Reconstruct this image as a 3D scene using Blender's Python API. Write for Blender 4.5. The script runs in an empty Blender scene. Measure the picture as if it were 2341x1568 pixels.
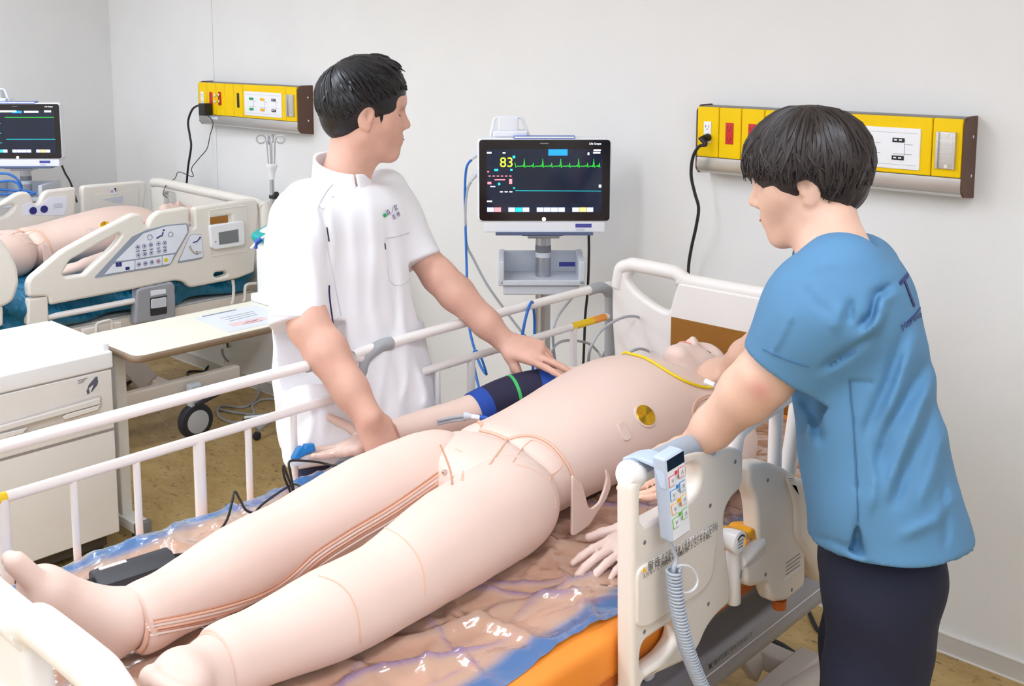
import bpy, bmesh, math, random
import numpy as np
from mathutils import Vector, Matrix
from mathutils.bvhtree import BVHTree

random.seed(7)
rng = np.random.default_rng(7)
scene = bpy.context.scene
COL = scene.collection
PI = math.pi

# ------------------------------------------------------------------ camera
CX, CY, FPX, HOR = 1170.5, 420.0, 2456.0, 94.0        # pixels of the 2341x1568 frame
CAMH = 1.75
PITCH = math.atan((CY - HOR) / FPX)
YAW = math.atan2(3480 - CX, math.hypot(FPX, CY - HOR))
cam_d = bpy.data.cameras.new('camera')
cam = bpy.data.objects.new('camera', cam_d)
COL.objects.link(cam)
cam.location = (0, 0, CAMH)
cam.rotation_euler = (PI / 2 - PITCH, 0, YAW)
cam_d.sensor_width = 36
cam_d.lens = 36 * FPX / 2341
cam_d.shift_y = -(784 - CY) / 2341
cam_d.clip_start = 0.05
scene.camera = cam

# ------------------------------------------------------------------ world, exposure
world = bpy.data.worlds.new('world')
scene.world = world
world.use_nodes = True
world.node_tree.nodes['Background'].inputs[0].default_value = (1, 1, 1, 1)
world.node_tree.nodes['Background'].inputs[1].default_value = 0.0
scene.view_settings.view_transform = 'Standard'
scene.view_settings.look = 'None'
scene.view_settings.gamma = 1
scene.view_settings.use_curve_mapping = False
scene.view_settings.exposure = 0.2
LAMP_POWER = 15.0          # emission of the ceiling light diffusers

# ------------------------------------------------------------------ pixel -> place
Cc = np.array([0, 0, CAMH])
FW = np.array([-math.sin(YAW) * math.cos(PITCH), math.cos(YAW) * math.cos(PITCH), -math.sin(PITCH)])
RT = np.array([math.cos(YAW), math.sin(YAW), 0.0])
UPV = np.cross(RT, FW)
FWH = np.array([-math.sin(YAW), math.cos(YAW), 0.0])
Z3 = np.array([0, 0, 1.0])
def V(*a): return np.array(a, float)
def ray(x, y): return FW * FPX + RT * (x - CX) + UPV * (CY - y)
def atd(x, y, d): return Cc + ray(x, y) * d / FPX              # at a depth
def onz(x, y, z): r = ray(x, y); return Cc + r * (z - CAMH) / r[2]
def onx(x, y, X): r = ray(x, y); return Cc + r * X / r[0]
def ony(x, y, Y): r = ray(x, y); return Cc + r * Y / r[1]
def cr(x0, y0, s, pts): return [(x0 + a / s, y0 + b / s) for a, b in pts]
def nrm(v): v = np.asarray(v, float); return v / np.linalg.norm(v)

# ------------------------------------------------------------------ materials
def lin(c):
    c = np.asarray(c, float) / 255
    return np.where(c <= 0.04045, c / 12.92, ((c + 0.055) / 1.055) ** 2.4)
MATS = {}
def M(name, rgb, rough=0.5, metal=0.0, spec=0.5, var=0.04, scale=9.0, bump=0.0, bscale=300.0, sss=0.0, coat=0.0, emis=0.0, rgb2=None, detail=3.0, stretch=None, ramp=(0.35, 0.7)):
    if name in MATS: return MATS[name]
    m = bpy.data.materials.new(name); m.use_nodes = True
    nt = m.node_tree; b = nt.nodes['Principled BSDF']
    c = lin(rgb)
    tc = nt.nodes.new('ShaderNodeTexCoord')
    src = tc.outputs['Object']
    if stretch:
        mp = nt.nodes.new('ShaderNodeMapping'); mp.inputs['Scale'].default_value = stretch
        nt.links.new(src, mp.inputs['Vector']); src = mp.outputs[0]
    nz = nt.nodes.new('ShaderNodeTexNoise'); nz.inputs['Scale'].default_value = scale; nz.inputs['Detail'].default_value = detail
    nt.links.new(src, nz.inputs['Vector'])
    rp = nt.nodes.new('ShaderNodeValToRGB')
    rp.color_ramp.elements[0].position, rp.color_ramp.elements[1].position = ramp
    lo = c * (1 - var); hi = np.minimum(c * (1 + var), 1) if rgb2 is None else lin(rgb2)
    rp.color_ramp.elements[0].color = (*lo, 1); rp.color_ramp.elements[1].color = (*hi, 1)
    nt.links.new(nz.outputs['Fac'], rp.inputs['Fac'])
    nt.links.new(rp.outputs[0], b.inputs['Base Color'])
    b.inputs['Roughness'].default_value = rough
    b.inputs['Metallic'].default_value = metal
    b.inputs['Specular IOR Level'].default_value = spec
    if sss: 
        b.inputs['Subsurface Weight'].default_value = sss
        b.inputs['Subsurface Radius'].default_value = (1.0, 0.35, 0.2); b.inputs['Subsurface Scale'].default_value = 0.012
    if coat: b.inputs['Coat Weight'].default_value = coat; b.inputs['Coat Roughness'].default_value = 0.1
    if emis:
        nt.links.new(rp.outputs[0], b.inputs['Emission Color']); b.inputs['Emission Strength'].default_value = emis
    if bump:
        n2 = nt.nodes.new('ShaderNodeTexNoise'); n2.inputs['Scale'].default_value = bscale; n2.inputs['Detail'].default_value = 2
        nt.links.new(src, n2.inputs['Vector'])
        bp = nt.nodes.new('ShaderNodeBump'); bp.inputs['Strength'].default_value = bump; bp.inputs['Distance'].default_value = 0.002
        nt.links.new(n2.outputs['Fac'], bp.inputs['Height']); nt.links.new(bp.outputs[0], b.inputs['Normal'])
    MATS[name] = m
    return m

# ------------------------------------------------------------------ objects
def tag(o, label, cat, group=None):
    o['label'] = label; o['category'] = cat
    if group: o['group'] = group
    return o
def put(name, me, mat, parent=None, smooth=False):
    if mat is not None:
        me.materials.clear(); me.materials.append(mat)
    if smooth: me.polygons.foreach_set('use_smooth', [True] * len(me.polygons))
    o = bpy.data.objects.new(name, me); COL.objects.link(o)
    if parent is not None:
        o.parent = parent; o.matrix_parent_inverse = Matrix.Translation(parent['base']).inverted() if 'base' in parent else Matrix.Identity(4)
    return o
def thing(name, label, cat, loc, group=None):
    o = bpy.data.objects.new(name, None); COL.objects.link(o)
    o.empty_display_size = 0.05
    o.location = [float(a) for a in loc]; o['base'] = [float(a) for a in loc]
    return tag(o, label, cat, group)
def struct(o):
    o['kind'] = 'structure'; return o
def copy_tree(o, loc, label=None, group=None):
    r = o.copy(); COL.objects.link(r); r.location = loc
    if label: r['label'] = label
    if group: r['group'] = group
    def rec(src, dst):
        for ch in list(src.children):
            c = ch.copy(); COL.objects.link(c); mi = ch.matrix_parent_inverse.copy(); c.parent = dst; c.matrix_parent_inverse = mi
            rec(ch, c)
    rec(o, r)
    return r

# ------------------------------------------------------------------ mesh builder
def frame_of(d, hint=(0, 0, 1)):
    d = nrm(d); h = np.asarray(hint, float)
    if abs(d @ h) > 0.97: h = V(1, 0, 0) if abs(d[0]) < 0.9 else V(0, 1, 0)
    u = nrm(np.cross(h, d)); v = np.cross(d, u)
    return u, v, d
def smooth_path(pts, n=8, closed=False):
    P = [np.asarray(p, float) for p in pts]
    out = []; N = len(P)
    segs = N if closed else N - 1
    for i in range(segs):
        if closed: p0, p1, p2, p3 = P[i - 1], P[i], P[(i + 1) % N], P[(i + 2) % N]
        else: p0, p1, p2, p3 = P[max(i - 1, 0)], P[i], P[i + 1], P[min(i + 2, N - 1)]
        for k in range(n):
            t = k / n
            out.append(0.5 * ((2 * p1) + (-p0 + p2) * t + (2 * p0 - 5 * p1 + 4 * p2 - p3) * t * t + (-p0 + 3 * p1 - 3 * p2 + p3) * t ** 3))
    if not closed: out.append(P[-1])
    return out
class MB:
    def __init__(s): s.v = []; s.f = []
    def add(s, vs, fs):
        o = len(s.v); s.v.extend([tuple(map(float, p)) for p in vs]); s.f.extend([tuple(i + o for i in f) for f in fs]); return s
    def box(s, lo, hi, bev=0.0, M4=None):
        bm = bmesh.new(); lo = np.asarray(lo, float); hi = np.asarray(hi, float)
        bmesh.ops.create_cube(bm, size=1)
        for v in bm.verts: v.co = Vector((lo + hi) / 2 + (hi - lo) * np.array(v.co))
        if bev: bmesh.ops.bevel(bm, geom=bm.edges[:], offset=bev, segments=3, profile=0.6, affect='EDGES')
        if M4 is not None: bm.transform(M4)
        bm.verts.index_update()
        s.add([v.co[:] for v in bm.verts], [[v.index for v in f.verts] for f in bm.faces]); bm.free(); return s
    def obox(s, c, ax, half, bev=0.0):          # oriented box: axes rows
        ax = [nrm(a) for a in ax]
        M4 = Matrix(((ax[0][0], ax[1][0], ax[2][0], c[0]), (ax[0][1], ax[1][1], ax[2][1], c[1]), (ax[0][2], ax[1][2], ax[2][2], c[2]), (0, 0, 0, 1)))
        h = np.asarray(half, float); return s.box(-h, h, bev, M4)
    def tube(s, pts, r, n=10, closed=False, caps=True):
        P = [np.asarray(p, float) for p in pts]; N = len(P)
        rr = r if hasattr(r, '__len__') else [r] * N
        vs = []; u = None
        for i in range(N):
            a = P[i - 1] if (i or closed) else P[0]; b = P[(i + 1) % N] if (i < N - 1 or closed) else P[-1]
            d = b - a; d = d / (np.linalg.norm(d) + 1e-12)
            if u is None: u, w, _ = frame_of(d)
            else:
                u = u - d * (u @ d); u = u / (np.linalg.norm(u) + 1e-12); w = np.cross(d, u)
            w = np.cross(d, u)
            for k in range(n):
                a2 = 2 * PI * k / n; vs.append(P[i] + (u * math.cos(a2) + w * math.sin(a2)) * rr[i])
        fs = []
        for i in range(N if closed else N - 1):
            j = (i + 1) % N
            for k in range(n): fs.append((i * n + k, i * n + (k + 1) % n, j * n + (k + 1) % n, j * n + k))
        if caps and not closed:
            fs.append(tuple(range(n - 1, -1, -1))); fs.append(tuple((N - 1) * n + k for k in range(n)))
        return s.add(vs, fs)
    def cyl(s, a, b, r, n=20, r2=None, bev=0.0):
        a = np.asarray(a, float); b = np.asarray(b, float); r2 = r if r2 is None else r2
        if bev:
            d = nrm(b - a); L = np.linalg.norm(b - a)
            return s.tube([a, a + d * bev * .3, a + d * bev, b - d * bev, b - d * bev * .3, b], [r - bev, r - bev * .3, r, r2, r2 - bev * .3, r2 - bev], n)
        return s.tube([a, b], [r, r2], n)
    def lathe(s, base, axis, prof, n=24):
        u, w, d = frame_of(axis); base = np.asarray(base, float)
        vs = []; 
        for r, h in prof:
            for k in range(n):
                a = 2 * PI * k / n; vs.append(base + d * h + (u * math.cos(a) + w * math.sin(a)) * r)
        fs = []
        for i in range(len(prof) - 1):
            for k in range(n): fs.append((i * n + k, i * n + (k + 1) % n, (i + 1) * n + (k + 1) % n, (i + 1) * n + k))
        fs.append(tuple(range(n - 1, -1, -1))); fs.append(tuple((len(prof) - 1) * n + k for k in range(n)))
        return s.add(vs, fs)
    def mesh(s, name):
        me = bpy.data.meshes.new(name); me.from_pydata(s.v, [], s.f); me.update(); return me
    def build(s, name, mat, parent=None, smooth=True):
        me = s.mesh(name)
        o = put(name, me, mat, parent, False)
        if smooth: soft(me)
        return o
def soft(me, ang=0.7):
    bm = bmesh.new(); bm.from_mesh(me)
    bmesh.ops.recalc_face_normals(bm, faces=bm.faces[:])
    for f in bm.faces: f.smooth = True
    for e in bm.edges:
        if len(e.link_faces) == 2 and e.calc_face_angle(0) > ang: e.smooth = False
    bm.to_mesh(me); bm.free()
def fillet(pts, r, n=5, closed=True):
    """round the corners of a polygon given in the plane; r a number or one per corner"""
    P = [np.asarray(p, float) for p in pts]; N = len(P); out = []
    for i in range(N):
        ri = r[i] if hasattr(r, '__len__') else r
        p, a, b = P[i], P[i - 1], P[(i + 1) % N]
        da, db = np.linalg.norm(a - p), np.linalg.norm(b - p)
        t = min(ri, da * .45, db * .45)
        q0 = p + (a - p) / (da + 1e-9) * t; q1 = p + (b - p) / (db + 1e-9) * t
        for k in range(n + 1):
            s_ = k / n; out.append((1 - s_) ** 2 * q0 + 2 * s_ * (1 - s_) * p + s_ * s_ * q1)
    return out
def plate_mesh(name, loops, thick, bev, O, u, v, w, bres=3):
    """outline loops (first outer, rest holes) as (a,b) on plane O+a*u+b*v, thickness along w, rounded rim"""
    cu = bpy.data.curves.new(name, 'CURVE'); cu.dimensions = '2D'; cu.fill_mode = 'BOTH'
    cu.extrude = max(thick / 2 - bev, 0.0001); cu.bevel_depth = bev; cu.bevel_resolution = bres; cu.offset = -bev
    for L in loops:
        sp = cu.splines.new('POLY'); sp.points.add(len(L) - 1); sp.use_cyclic_u = True
        for i, p in enumerate(L): sp.points[i].co = (p[0], p[1], 0, 1)
    ob = bpy.data.objects.new(name, cu); COL.objects.link(ob)
    dg = bpy.context.evaluated_depsgraph_get()
    me = bpy.data.meshes.new_from_object(ob.evaluated_get(dg))
    bpy.data.objects.remove(ob); bpy.data.curves.remove(cu)
    u, v, w = [np.asarray(a, float) for a in (u, v, w)]; O = np.asarray(O, float)
    n = len(me.vertices); co = np.empty(n * 3); me.vertices.foreach_get('co', co); co = co.reshape(-1, 3)
    co = O + co[:, :1] * u + co[:, 1:2] * v + (co[:, 2:3] + thick / 2) * w
    me.vertices.foreach_set('co', co.ravel()); me.update()
    soft(me, 0.6)
    return me
def plate(name, loops, thick, bev, O, u, v, w, mat, parent=None):
    me = plate_mesh(name, loops, thick, bev, O, u, v, w)
    me.name = name
    return put(name, me, mat, parent)
def plate_x(name, loops_px, X, thick, bev, mat, parent=None, r=0.012, sgn=-1):
    """outline traced on the plane x=X (pixels), body going to X+sgn*thick"""
    L = [fillet([onx(a, b, X)[1:] for a, b in lp], r) for lp in loops_px]
    return plate(name, L, thick, bev, (X, 0, 0), (0, 1, 0), (0, 0, 1), (sgn, 0, 0), mat, parent)
def plate_y(name, loops_px, Y, thick, bev, mat, parent=None, r=0.012, sgn=1):
    L = [fillet([ony(a, b, Y)[[0, 2]] for a, b in lp], r) for lp in loops_px]
    return plate(name, L, thick, bev, (0, Y, 0), (1, 0, 0), (0, 0, 1), (0, sgn, 0), mat, parent)
def text(name, s, size, mat, O, u, v, parent=None, align='LEFT', lift=0.0006, squash=1.0, thick=0.0):
    cu = bpy.data.curves.new(name, 'FONT'); cu.body = s; cu.size = size; cu.align_x = align; cu.extrude = thick
    ob = bpy.data.objects.new(name, cu); COL.objects.link(ob)
    dg = bpy.context.evaluated_depsgraph_get()
    me = bpy.data.meshes.new_from_object(ob.evaluated_get(dg))
    bpy.data.objects.remove(ob); bpy.data.curves.remove(cu)
    u, v = nrm(u), nrm(v); w = np.cross(u, v); O = np.asarray(O, float)
    n = len(me.vertices); co = np.empty(n * 3); me.vertices.foreach_get('co', co); co = co.reshape(-1, 3)
    co = O + co[:, :1] * squash * u + co[:, 1:2] * v + (co[:, 2:3] + lift) * w
    me.vertices.foreach_set('co', co.ravel()); me.update(); me.name = name
    return put(name, me, mat, parent)

# ------------------------------------------------------------------ implicit surfaces for bodies and cloth
def smin(a, b, k):
    if k <= 0: return np.minimum(a, b)
    h = np.maximum(k - np.abs(a - b), 0) / k
    return np.minimum(a, b) - h * h * k * .25
class SDF:
    def __init__(s): s.p = []
    def _add(s, op, k, fn, lo, hi): s.p.append((op, k, fn, np.asarray(lo, float), np.asarray(hi, float))); return s
    def cone(s, a, b, ra, rb=None, k=0.02, op='u'):
        a = np.asarray(a, float); b = np.asarray(b, float); rb = ra if rb is None else rb
        def fn(X):
            ba = b - a; L2 = ba @ ba
            t = np.clip(((X - a) @ ba) / max(L2, 1e-9), 0, 1)
            q = X - a - t[..., None] * ba
            return np.sqrt((q * q).sum(-1)) - (ra + (rb - ra) * t)
        r = max(ra, rb)
        return s._add(op, k, fn, np.minimum(a, b) - r, np.maximum(a, b) + r)
    def chain(s, pts, rads, k=0.02, op='u'):
        for i in range(len(pts) - 1): s.cone(pts[i], pts[i + 1], rads[i], rads[i + 1], k, op)
        return s
    def ell(s, c, r, ax=None, k=0.02, op='u'):
        c = np.asarray(c, float); r = np.asarray(r, float); A = np.eye(3) if ax is None else np.array([nrm(x) for x in ax])
        def fn(X):
            q = (X - c) @ A.T
            k0 = np.sqrt(((q / r) ** 2).sum(-1)); k1 = np.sqrt(((q / (r * r)) ** 2).sum(-1)) + 1e-9
            return k0 * (k0 - 1) / k1
        e = np.sqrt(((A * r[:, None]) ** 2).sum(0))
        return s._add(op, k, fn, c - e, c + e)
    def stack(s, N, U, st, k=0.02, op='u', pw=2.0, cap=0.01):
        """cross-sections along axis N: st = [(centre xyz, half width along U, half depth along NxU)]"""
        N = nrm(N); U = nrm(np.asarray(U, float) - N * (np.asarray(U, float) @ N)); W = np.cross(N, U)
        P = smooth_path([np.concatenate([np.asarray(c, float), [a, b]]) for c, a, b in st], 10)
        P = np.array(P); t = P[:, :3] @ N; o = np.argsort(t); P = P[o]; t = t[o]
        def fn(X):
            q = X @ N; tt = np.clip(q, t[0], t[-1])
            cx = [np.interp(tt, t, P[:, i]) for i in range(5)]
            dX = X - np.stack(cx[:3], -1)
            uu = np.abs(dX @ U) / cx[3]; ww = np.abs(dX @ W) / cx[4]
            rr = (uu ** pw + ww ** pw) ** (1 / pw)
            d = (rr - 1) * np.minimum(cx[3], cx[4])
            c2 = np.maximum(t[0] - q, q - t[-1])
            return -smin(-d, -c2, cap)
        pts = np.concatenate([P[:, :3] + sg * U * P[:, 3:4] + sh * W * P[:, 4:5] for sg in (-1, 1) for sh in (-1, 1)])
        return s._add(op, k, fn, pts.min(0), pts.max(0))
    def cut(s, p, n, k=0.004):
        """remove everything on the +n side of the plane"""
        p = np.asarray(p, float); n = nrm(n)
        s.p.append(('c', k, lambda X: (X - p) @ n, None, None)); return s
    def grid(s, h, lo=None, hi=None):
        L = np.min([q[3] for q in s.p if q[0] == 'u'], 0) - 3 * h if lo is None else np.asarray(lo, float)
        Hh = np.max([q[4] for q in s.p if q[0] == 'u'], 0) + 3 * h if hi is None else np.asarray(hi, float)
        n = np.ceil((Hh - L) / h).astype(int) + 1
        ax = [L[i] + np.arange(n[i]) * h for i in range(3)]
        return L, n, ax
    def mesh(s, name, h, disp=None, lo=None, hi=None):
        L, n, ax = s.grid(h, lo, hi)
        D = np.full(n, 0.3)
        for op, k, fn, a, b in s.p:
            if a is None: sl = (slice(None),) * 3
            else:
                m = k + 4 * h
                i0 = np.clip(np.floor((a - m - L) / h).astype(int), 0, n); i1 = np.clip(np.ceil((b + m - L) / h).astype(int) + 1, 0, n)
                if (i1 <= i0).any(): continue
                sl = tuple(slice(i0[i], i1[i]) for i in range(3))
            X = np.stack(np.meshgrid(ax[0][sl[0]], ax[1][sl[1]], ax[2][sl[2]], indexing='ij'), -1)
            d = fn(X)
            if op == 'u': D[sl] = smin(D[sl], d, k)
            elif op == 's': D[sl] = -smin(-D[sl], d, k)
            else: D[sl] = -smin(-D[sl], -d, k)
        if disp is not None:
            m = np.abs(D) < 0.05
            X = np.stack([ax[i][idx] for i, idx in enumerate(np.nonzero(m))], -1)
            D[m] += disp(X)
        return nets(name, D, L, h)
def nets(name, D, L, h):
    s = D < 0
    nx, ny, nz = D.shape
    cs = [(i, j, k) for i in (0, 1) for j in (0, 1) for k in (0, 1)]
    cnt = sum(s[i:nx - 1 + i, j:ny - 1 + j, k:nz - 1 + k].astype(np.int8) for i, j, k in cs)
    mask = (cnt > 0) & (cnt < 8)
    I, J, K = np.nonzero(mask)
    idx = -np.ones(mask.shape, np.int64); idx[mask] = np.arange(len(I))
    val = {c: D[I + c[0], J + c[1], K + c[2]] for c in cs}
    acc = np.zeros((len(I), 3)); cn = np.zeros(len(I))
    for a in cs:
        for ax in range(3):
            if a[ax]: continue
            b = list(a); b[ax] = 1; b = tuple(b)
            va, vb = val[a], val[b]; x = (va < 0) != (vb < 0)
            t = np.where(x, va / np.where(x, va - vb, 1), 0)
            p = np.array(a, float)[None].repeat(len(I), 0); p[:, ax] += t
            acc += p * x[:, None]; cn += x
    P = L + (np.stack([I, J, K], -1) + acc / cn[:, None]) * h
    quads = []
    for ax in range(3):
        b, c = [(1, 2), (2, 0), (0, 1)][ax]
        sl0 = [slice(None)] * 3; sl1 = [slice(None)] * 3
        sl0[ax] = slice(0, -1); sl1[ax] = slice(1, None)
        for q in (b, c): sl0[q] = slice(1, -1); sl1[q] = slice(1, -1)
        A = s[tuple(sl0)]; B = s[tuple(sl1)]
        e = np.nonzero(A != B); flip = A[e]
        base = [e[0].copy(), e[1].copy(), e[2].copy()]
        for q in (b, c): base[q] += 1
        def cell(db, dc):
            q = [base[0].copy(), base[1].copy(), base[2].copy()]; q[b] += db; q[c] += dc
            return idx[q[0], q[1], q[2]]
        f = np.stack([cell(-1, -1), cell(0, -1), cell(0, 0), cell(-1, 0)], -1)
        f[~flip] = f[~flip][:, ::-1]
        quads.append(f)
    Q = np.concatenate(quads); Q = Q[(Q >= 0).all(1)]
    return np_mesh(name, P, Q)
def np_mesh(name, P, Q):
    me = bpy.data.meshes.new(name)
    me.vertices.add(len(P)); me.vertices.foreach_set('co', np.ascontiguousarray(P, np.float32).ravel())
    k = Q.shape[1]
    me.loops.add(Q.size); me.loops.foreach_set('vertex_index', Q.ravel().astype(np.int32))
    me.polygons.add(len(Q)); me.polygons.foreach_set('loop_start', (np.arange(len(Q)) * k).astype(np.int32))
    me.polygons.foreach_set('use_smooth', [True] * len(Q))
    me.update(calc_edges=True); me.validate()
    return me
def bvh_of(*obs):
    vs, fs = [], []
    for o in obs:
        off = len(vs); me = o.data
        vs += [v.co[:] for v in me.vertices]; fs += [[i + off for i in p.vertices] for p in me.polygons]
    return BVHTree.FromPolygons(vs, fs)
def hit(bvh, x, y, lift=0.0):
    """the point of a surface that shows at a pixel"""
    d = nrm(ray(x, y))
    p, n, i, t = bvh.ray_cast(Vector(Cc), Vector(d))
    if p is None: return None
    return np.array(p) + np.array(n) * lift * (1 if np.array(n) @ d < 0 else -1)
def hits(bvh, pts, lift=0.0): return [q for q in (hit(bvh, a, b, lift) for a, b in pts) if q is not None]
# ================================================================== the room
WALLY, WALLX = 2.974, -5.92
RX, FY, CEIL = 2.4, -2.8, 2.65
m_wall = M('wall_paint', (232, 231, 229), 0.85, var=0.015, scale=3, bump=0.12, bscale=900)
m_base = M('baseboard_vinyl', (205, 201, 194), 0.5, var=0.02)
m_baseline = M('baseboard_edge', (238, 236, 232), 0.5)
m_ceil = M('ceiling_board', (244, 244, 243), 0.9, var=0.01)
def floor_material():
    m = bpy.data.materials.new('floor_linoleum'); m.use_nodes = True; nt = m.node_tree; b = nt.nodes['Principled BSDF']
    tc = nt.nodes.new('ShaderNodeTexCoord'); mp = nt.nodes.new('ShaderNodeMapping')
    mp.inputs['Rotation'].default_value = (0, 0, 0.9); mp.inputs['Scale'].default_value = (1, 2.2, 1)
    nt.links.new(tc.outputs['Object'], mp.inputs['Vector'])
    n1 = nt.nodes.new('ShaderNodeTexNoise'); n1.inputs['Scale'].default_value = 7; n1.inputs['Detail'].default_value = 8; n1.inputs['Roughness'].default_value = .65
    n2 = nt.nodes.new('ShaderNodeTexNoise'); n2.inputs['Scale'].default_value = 26; n2.inputs['Detail'].default_value = 6; n2.inputs['Distortion'].default_value = 1.2
    for n in (n1, n2): nt.links.new(mp.outputs[0], n.inputs['Vector'])
    r1 = nt.nodes.new('ShaderNodeValToRGB'); r2 = nt.nodes.new('ShaderNodeValToRGB')
    r1.color_ramp.elements[0].position = .3; r1.color_ramp.elements[1].position = .7
    r1.color_ramp.elements[0].color = (*lin((172, 140, 84)), 1); r1.color_ramp.elements[1].color = (*lin((206, 176, 118)), 1)
    r2.color_ramp.elements[0].position = .30; r2.color_ramp.elements[1].position = .42
    r2.color_ramp.elements[0].color = (.42, .40, .36, 1); r2.color_ramp.elements[1].color = (1, 1, 1, 1)
    nt.links.new(n1.outputs['Fac'], r1.inputs['Fac']); nt.links.new(n2.outputs['Fac'], r2.inputs['Fac'])
    mx = nt.nodes.new('ShaderNodeMix'); mx.data_type = 'RGBA'; mx.blend_type = 'MULTIPLY'; mx.inputs['Factor'].default_value = 1
    nt.links.new(r1.outputs[0], mx.inputs['A']); nt.links.new(r2.outputs[0], mx.inputs['B'])
    nt.links.new(mx.outputs['Result'], b.inputs['Base Color']); b.inputs['Roughness'].default_value = .38
    return m
struct(MB().box((WALLX - .1, FY - .1, -.1), (RX + .1, WALLY + .1, 0)).build('floor', floor_material(), smooth=False))
struct(MB().box((WALLX - .1, WALLY, 0), (RX + .1, WALLY + .1, CEIL)).build('wall_back', m_wall, smooth=False))
struct(MB().box((WALLX - .1, FY - .1, 0), (WALLX, WALLY, CEIL)).build('wall_left', m_wall, smooth=False))
struct(MB().box((RX, FY - .1, 0), (RX + .1, WALLY, CEIL)).build('wall_right', m_wall, smooth=False))
struct(MB().box((WALLX, FY - .1, 0), (RX, FY, CEIL)).build('wall_front', m_wall, smooth=False))
struct(MB().box((WALLX - .1, FY - .1, CEIL), (RX + .1, WALLY + .1, CEIL + .1)).build('ceiling', m_ceil, smooth=False))
bb = struct(MB().box((WALLX, WALLY - .007, 0), (RX, WALLY, .06)).build('baseboard_back', m_base, smooth=False))
MB().box((WALLX, WALLY - .009, .057), (RX, WALLY, .061)).build('top_edge', m_baseline, bb, False)
MB().box((WALLX, WALLY - .011, 0), (RX, WALLY, .004)).build('bottom_edge', m_baseline, bb, False)
bl = struct(MB().box((WALLX, FY, 0), (WALLX + .007, WALLY - .01, .06)).build('baseboard_left', m_base, smooth=False))
MB().box((WALLX, FY, .057), (WALLX + .009, WALLY - .01, .061)).build('top_edge', m_baseline, bl, False)
sx = ony(496, 350, WALLY)[0]
struct(MB().box((sx - .0015, WALLY - .0012, .06), (sx + .0015, WALLY, CEIL)).build('trim_1', M('wall_seam', (206, 205, 202), .8), smooth=False))

m_white_metal = M('white_enamel', (240, 239, 236), .35, var=.01)
def diffuser_mat():
    m = bpy.data.materials.new('lamp_diffuser'); m.use_nodes = True; nt = m.node_tree; nt.nodes.clear()
    o = nt.nodes.new('ShaderNodeOutputMaterial'); e = nt.nodes.new('ShaderNodeEmission')
    e.inputs[0].default_value = (.80, .875, 1.0, 1); e.inputs[1].default_value = LAMP_POWER
    nt.links.new(e.outputs[0], o.inputs[0]); return m
m_diff = diffuser_mat()
for ix, x in enumerate((-5.2, -3.8, -2.2, -.4, 1.4)):
    for iy, y in enumerate((-2.0, -.5, 1.0)):
        t = thing('ceiling_light', 'long white ceiling light with glowing diffuser, mounted flat on the ceiling', 'ceiling light', (x, y, CEIL), 'ceiling lights in rows')
        MB().box((x - .17, y - .63, CEIL - .045), (x + .17, y + .63, CEIL), .008).build('frame', m_white_metal, t)
        MB().box((x - .14, y - .6, CEIL - .05), (x + .14, y + .6, CEIL - .046)).build('diffuser', m_diff, t, False)

# ================================================================== service panels on the back wall
m_yel = M('yellow_panel', (246, 204, 0), .5, spec=.2, var=.02)
m_brown = M('brown_endplate', (92, 62, 48), .55, var=.05)
m_gtop = M('grey_anodised', (128, 124, 124), .45, metal=.4)
m_silver = M('brushed_aluminium', (205, 203, 200), .33, metal=.85, stretch=(1, 60, 60), var=.08)
m_plwhite = M('white_plastic', (240, 241, 244), .4, var=.01)
m_red = M('red_plastic', (205, 28, 30), .4)
m_black = M('black_plastic', (24, 24, 27), .45)
m_blackc = M('black_cable', (30, 31, 34), .5)
m_green = M('green_label', (20, 160, 85), .45)
m_yl = M('amber_label', (244, 186, 20), .45)
m_dark = M('dark_slot', (38, 30, 26), .6)
m_navy_ink = M('navy_ink', (38, 36, 120), .6)
m_grey_ink = M('grey_ink', (120, 120, 128), .6)
m_dkink = M('dark_ink', (50, 48, 52), .6)
m_chrome = M('chrome', (225, 225, 225), .12, metal=1)
ZT, ZY, ZB = 1.551, 1.388, 1.330
YF = WALLY - .085
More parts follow.
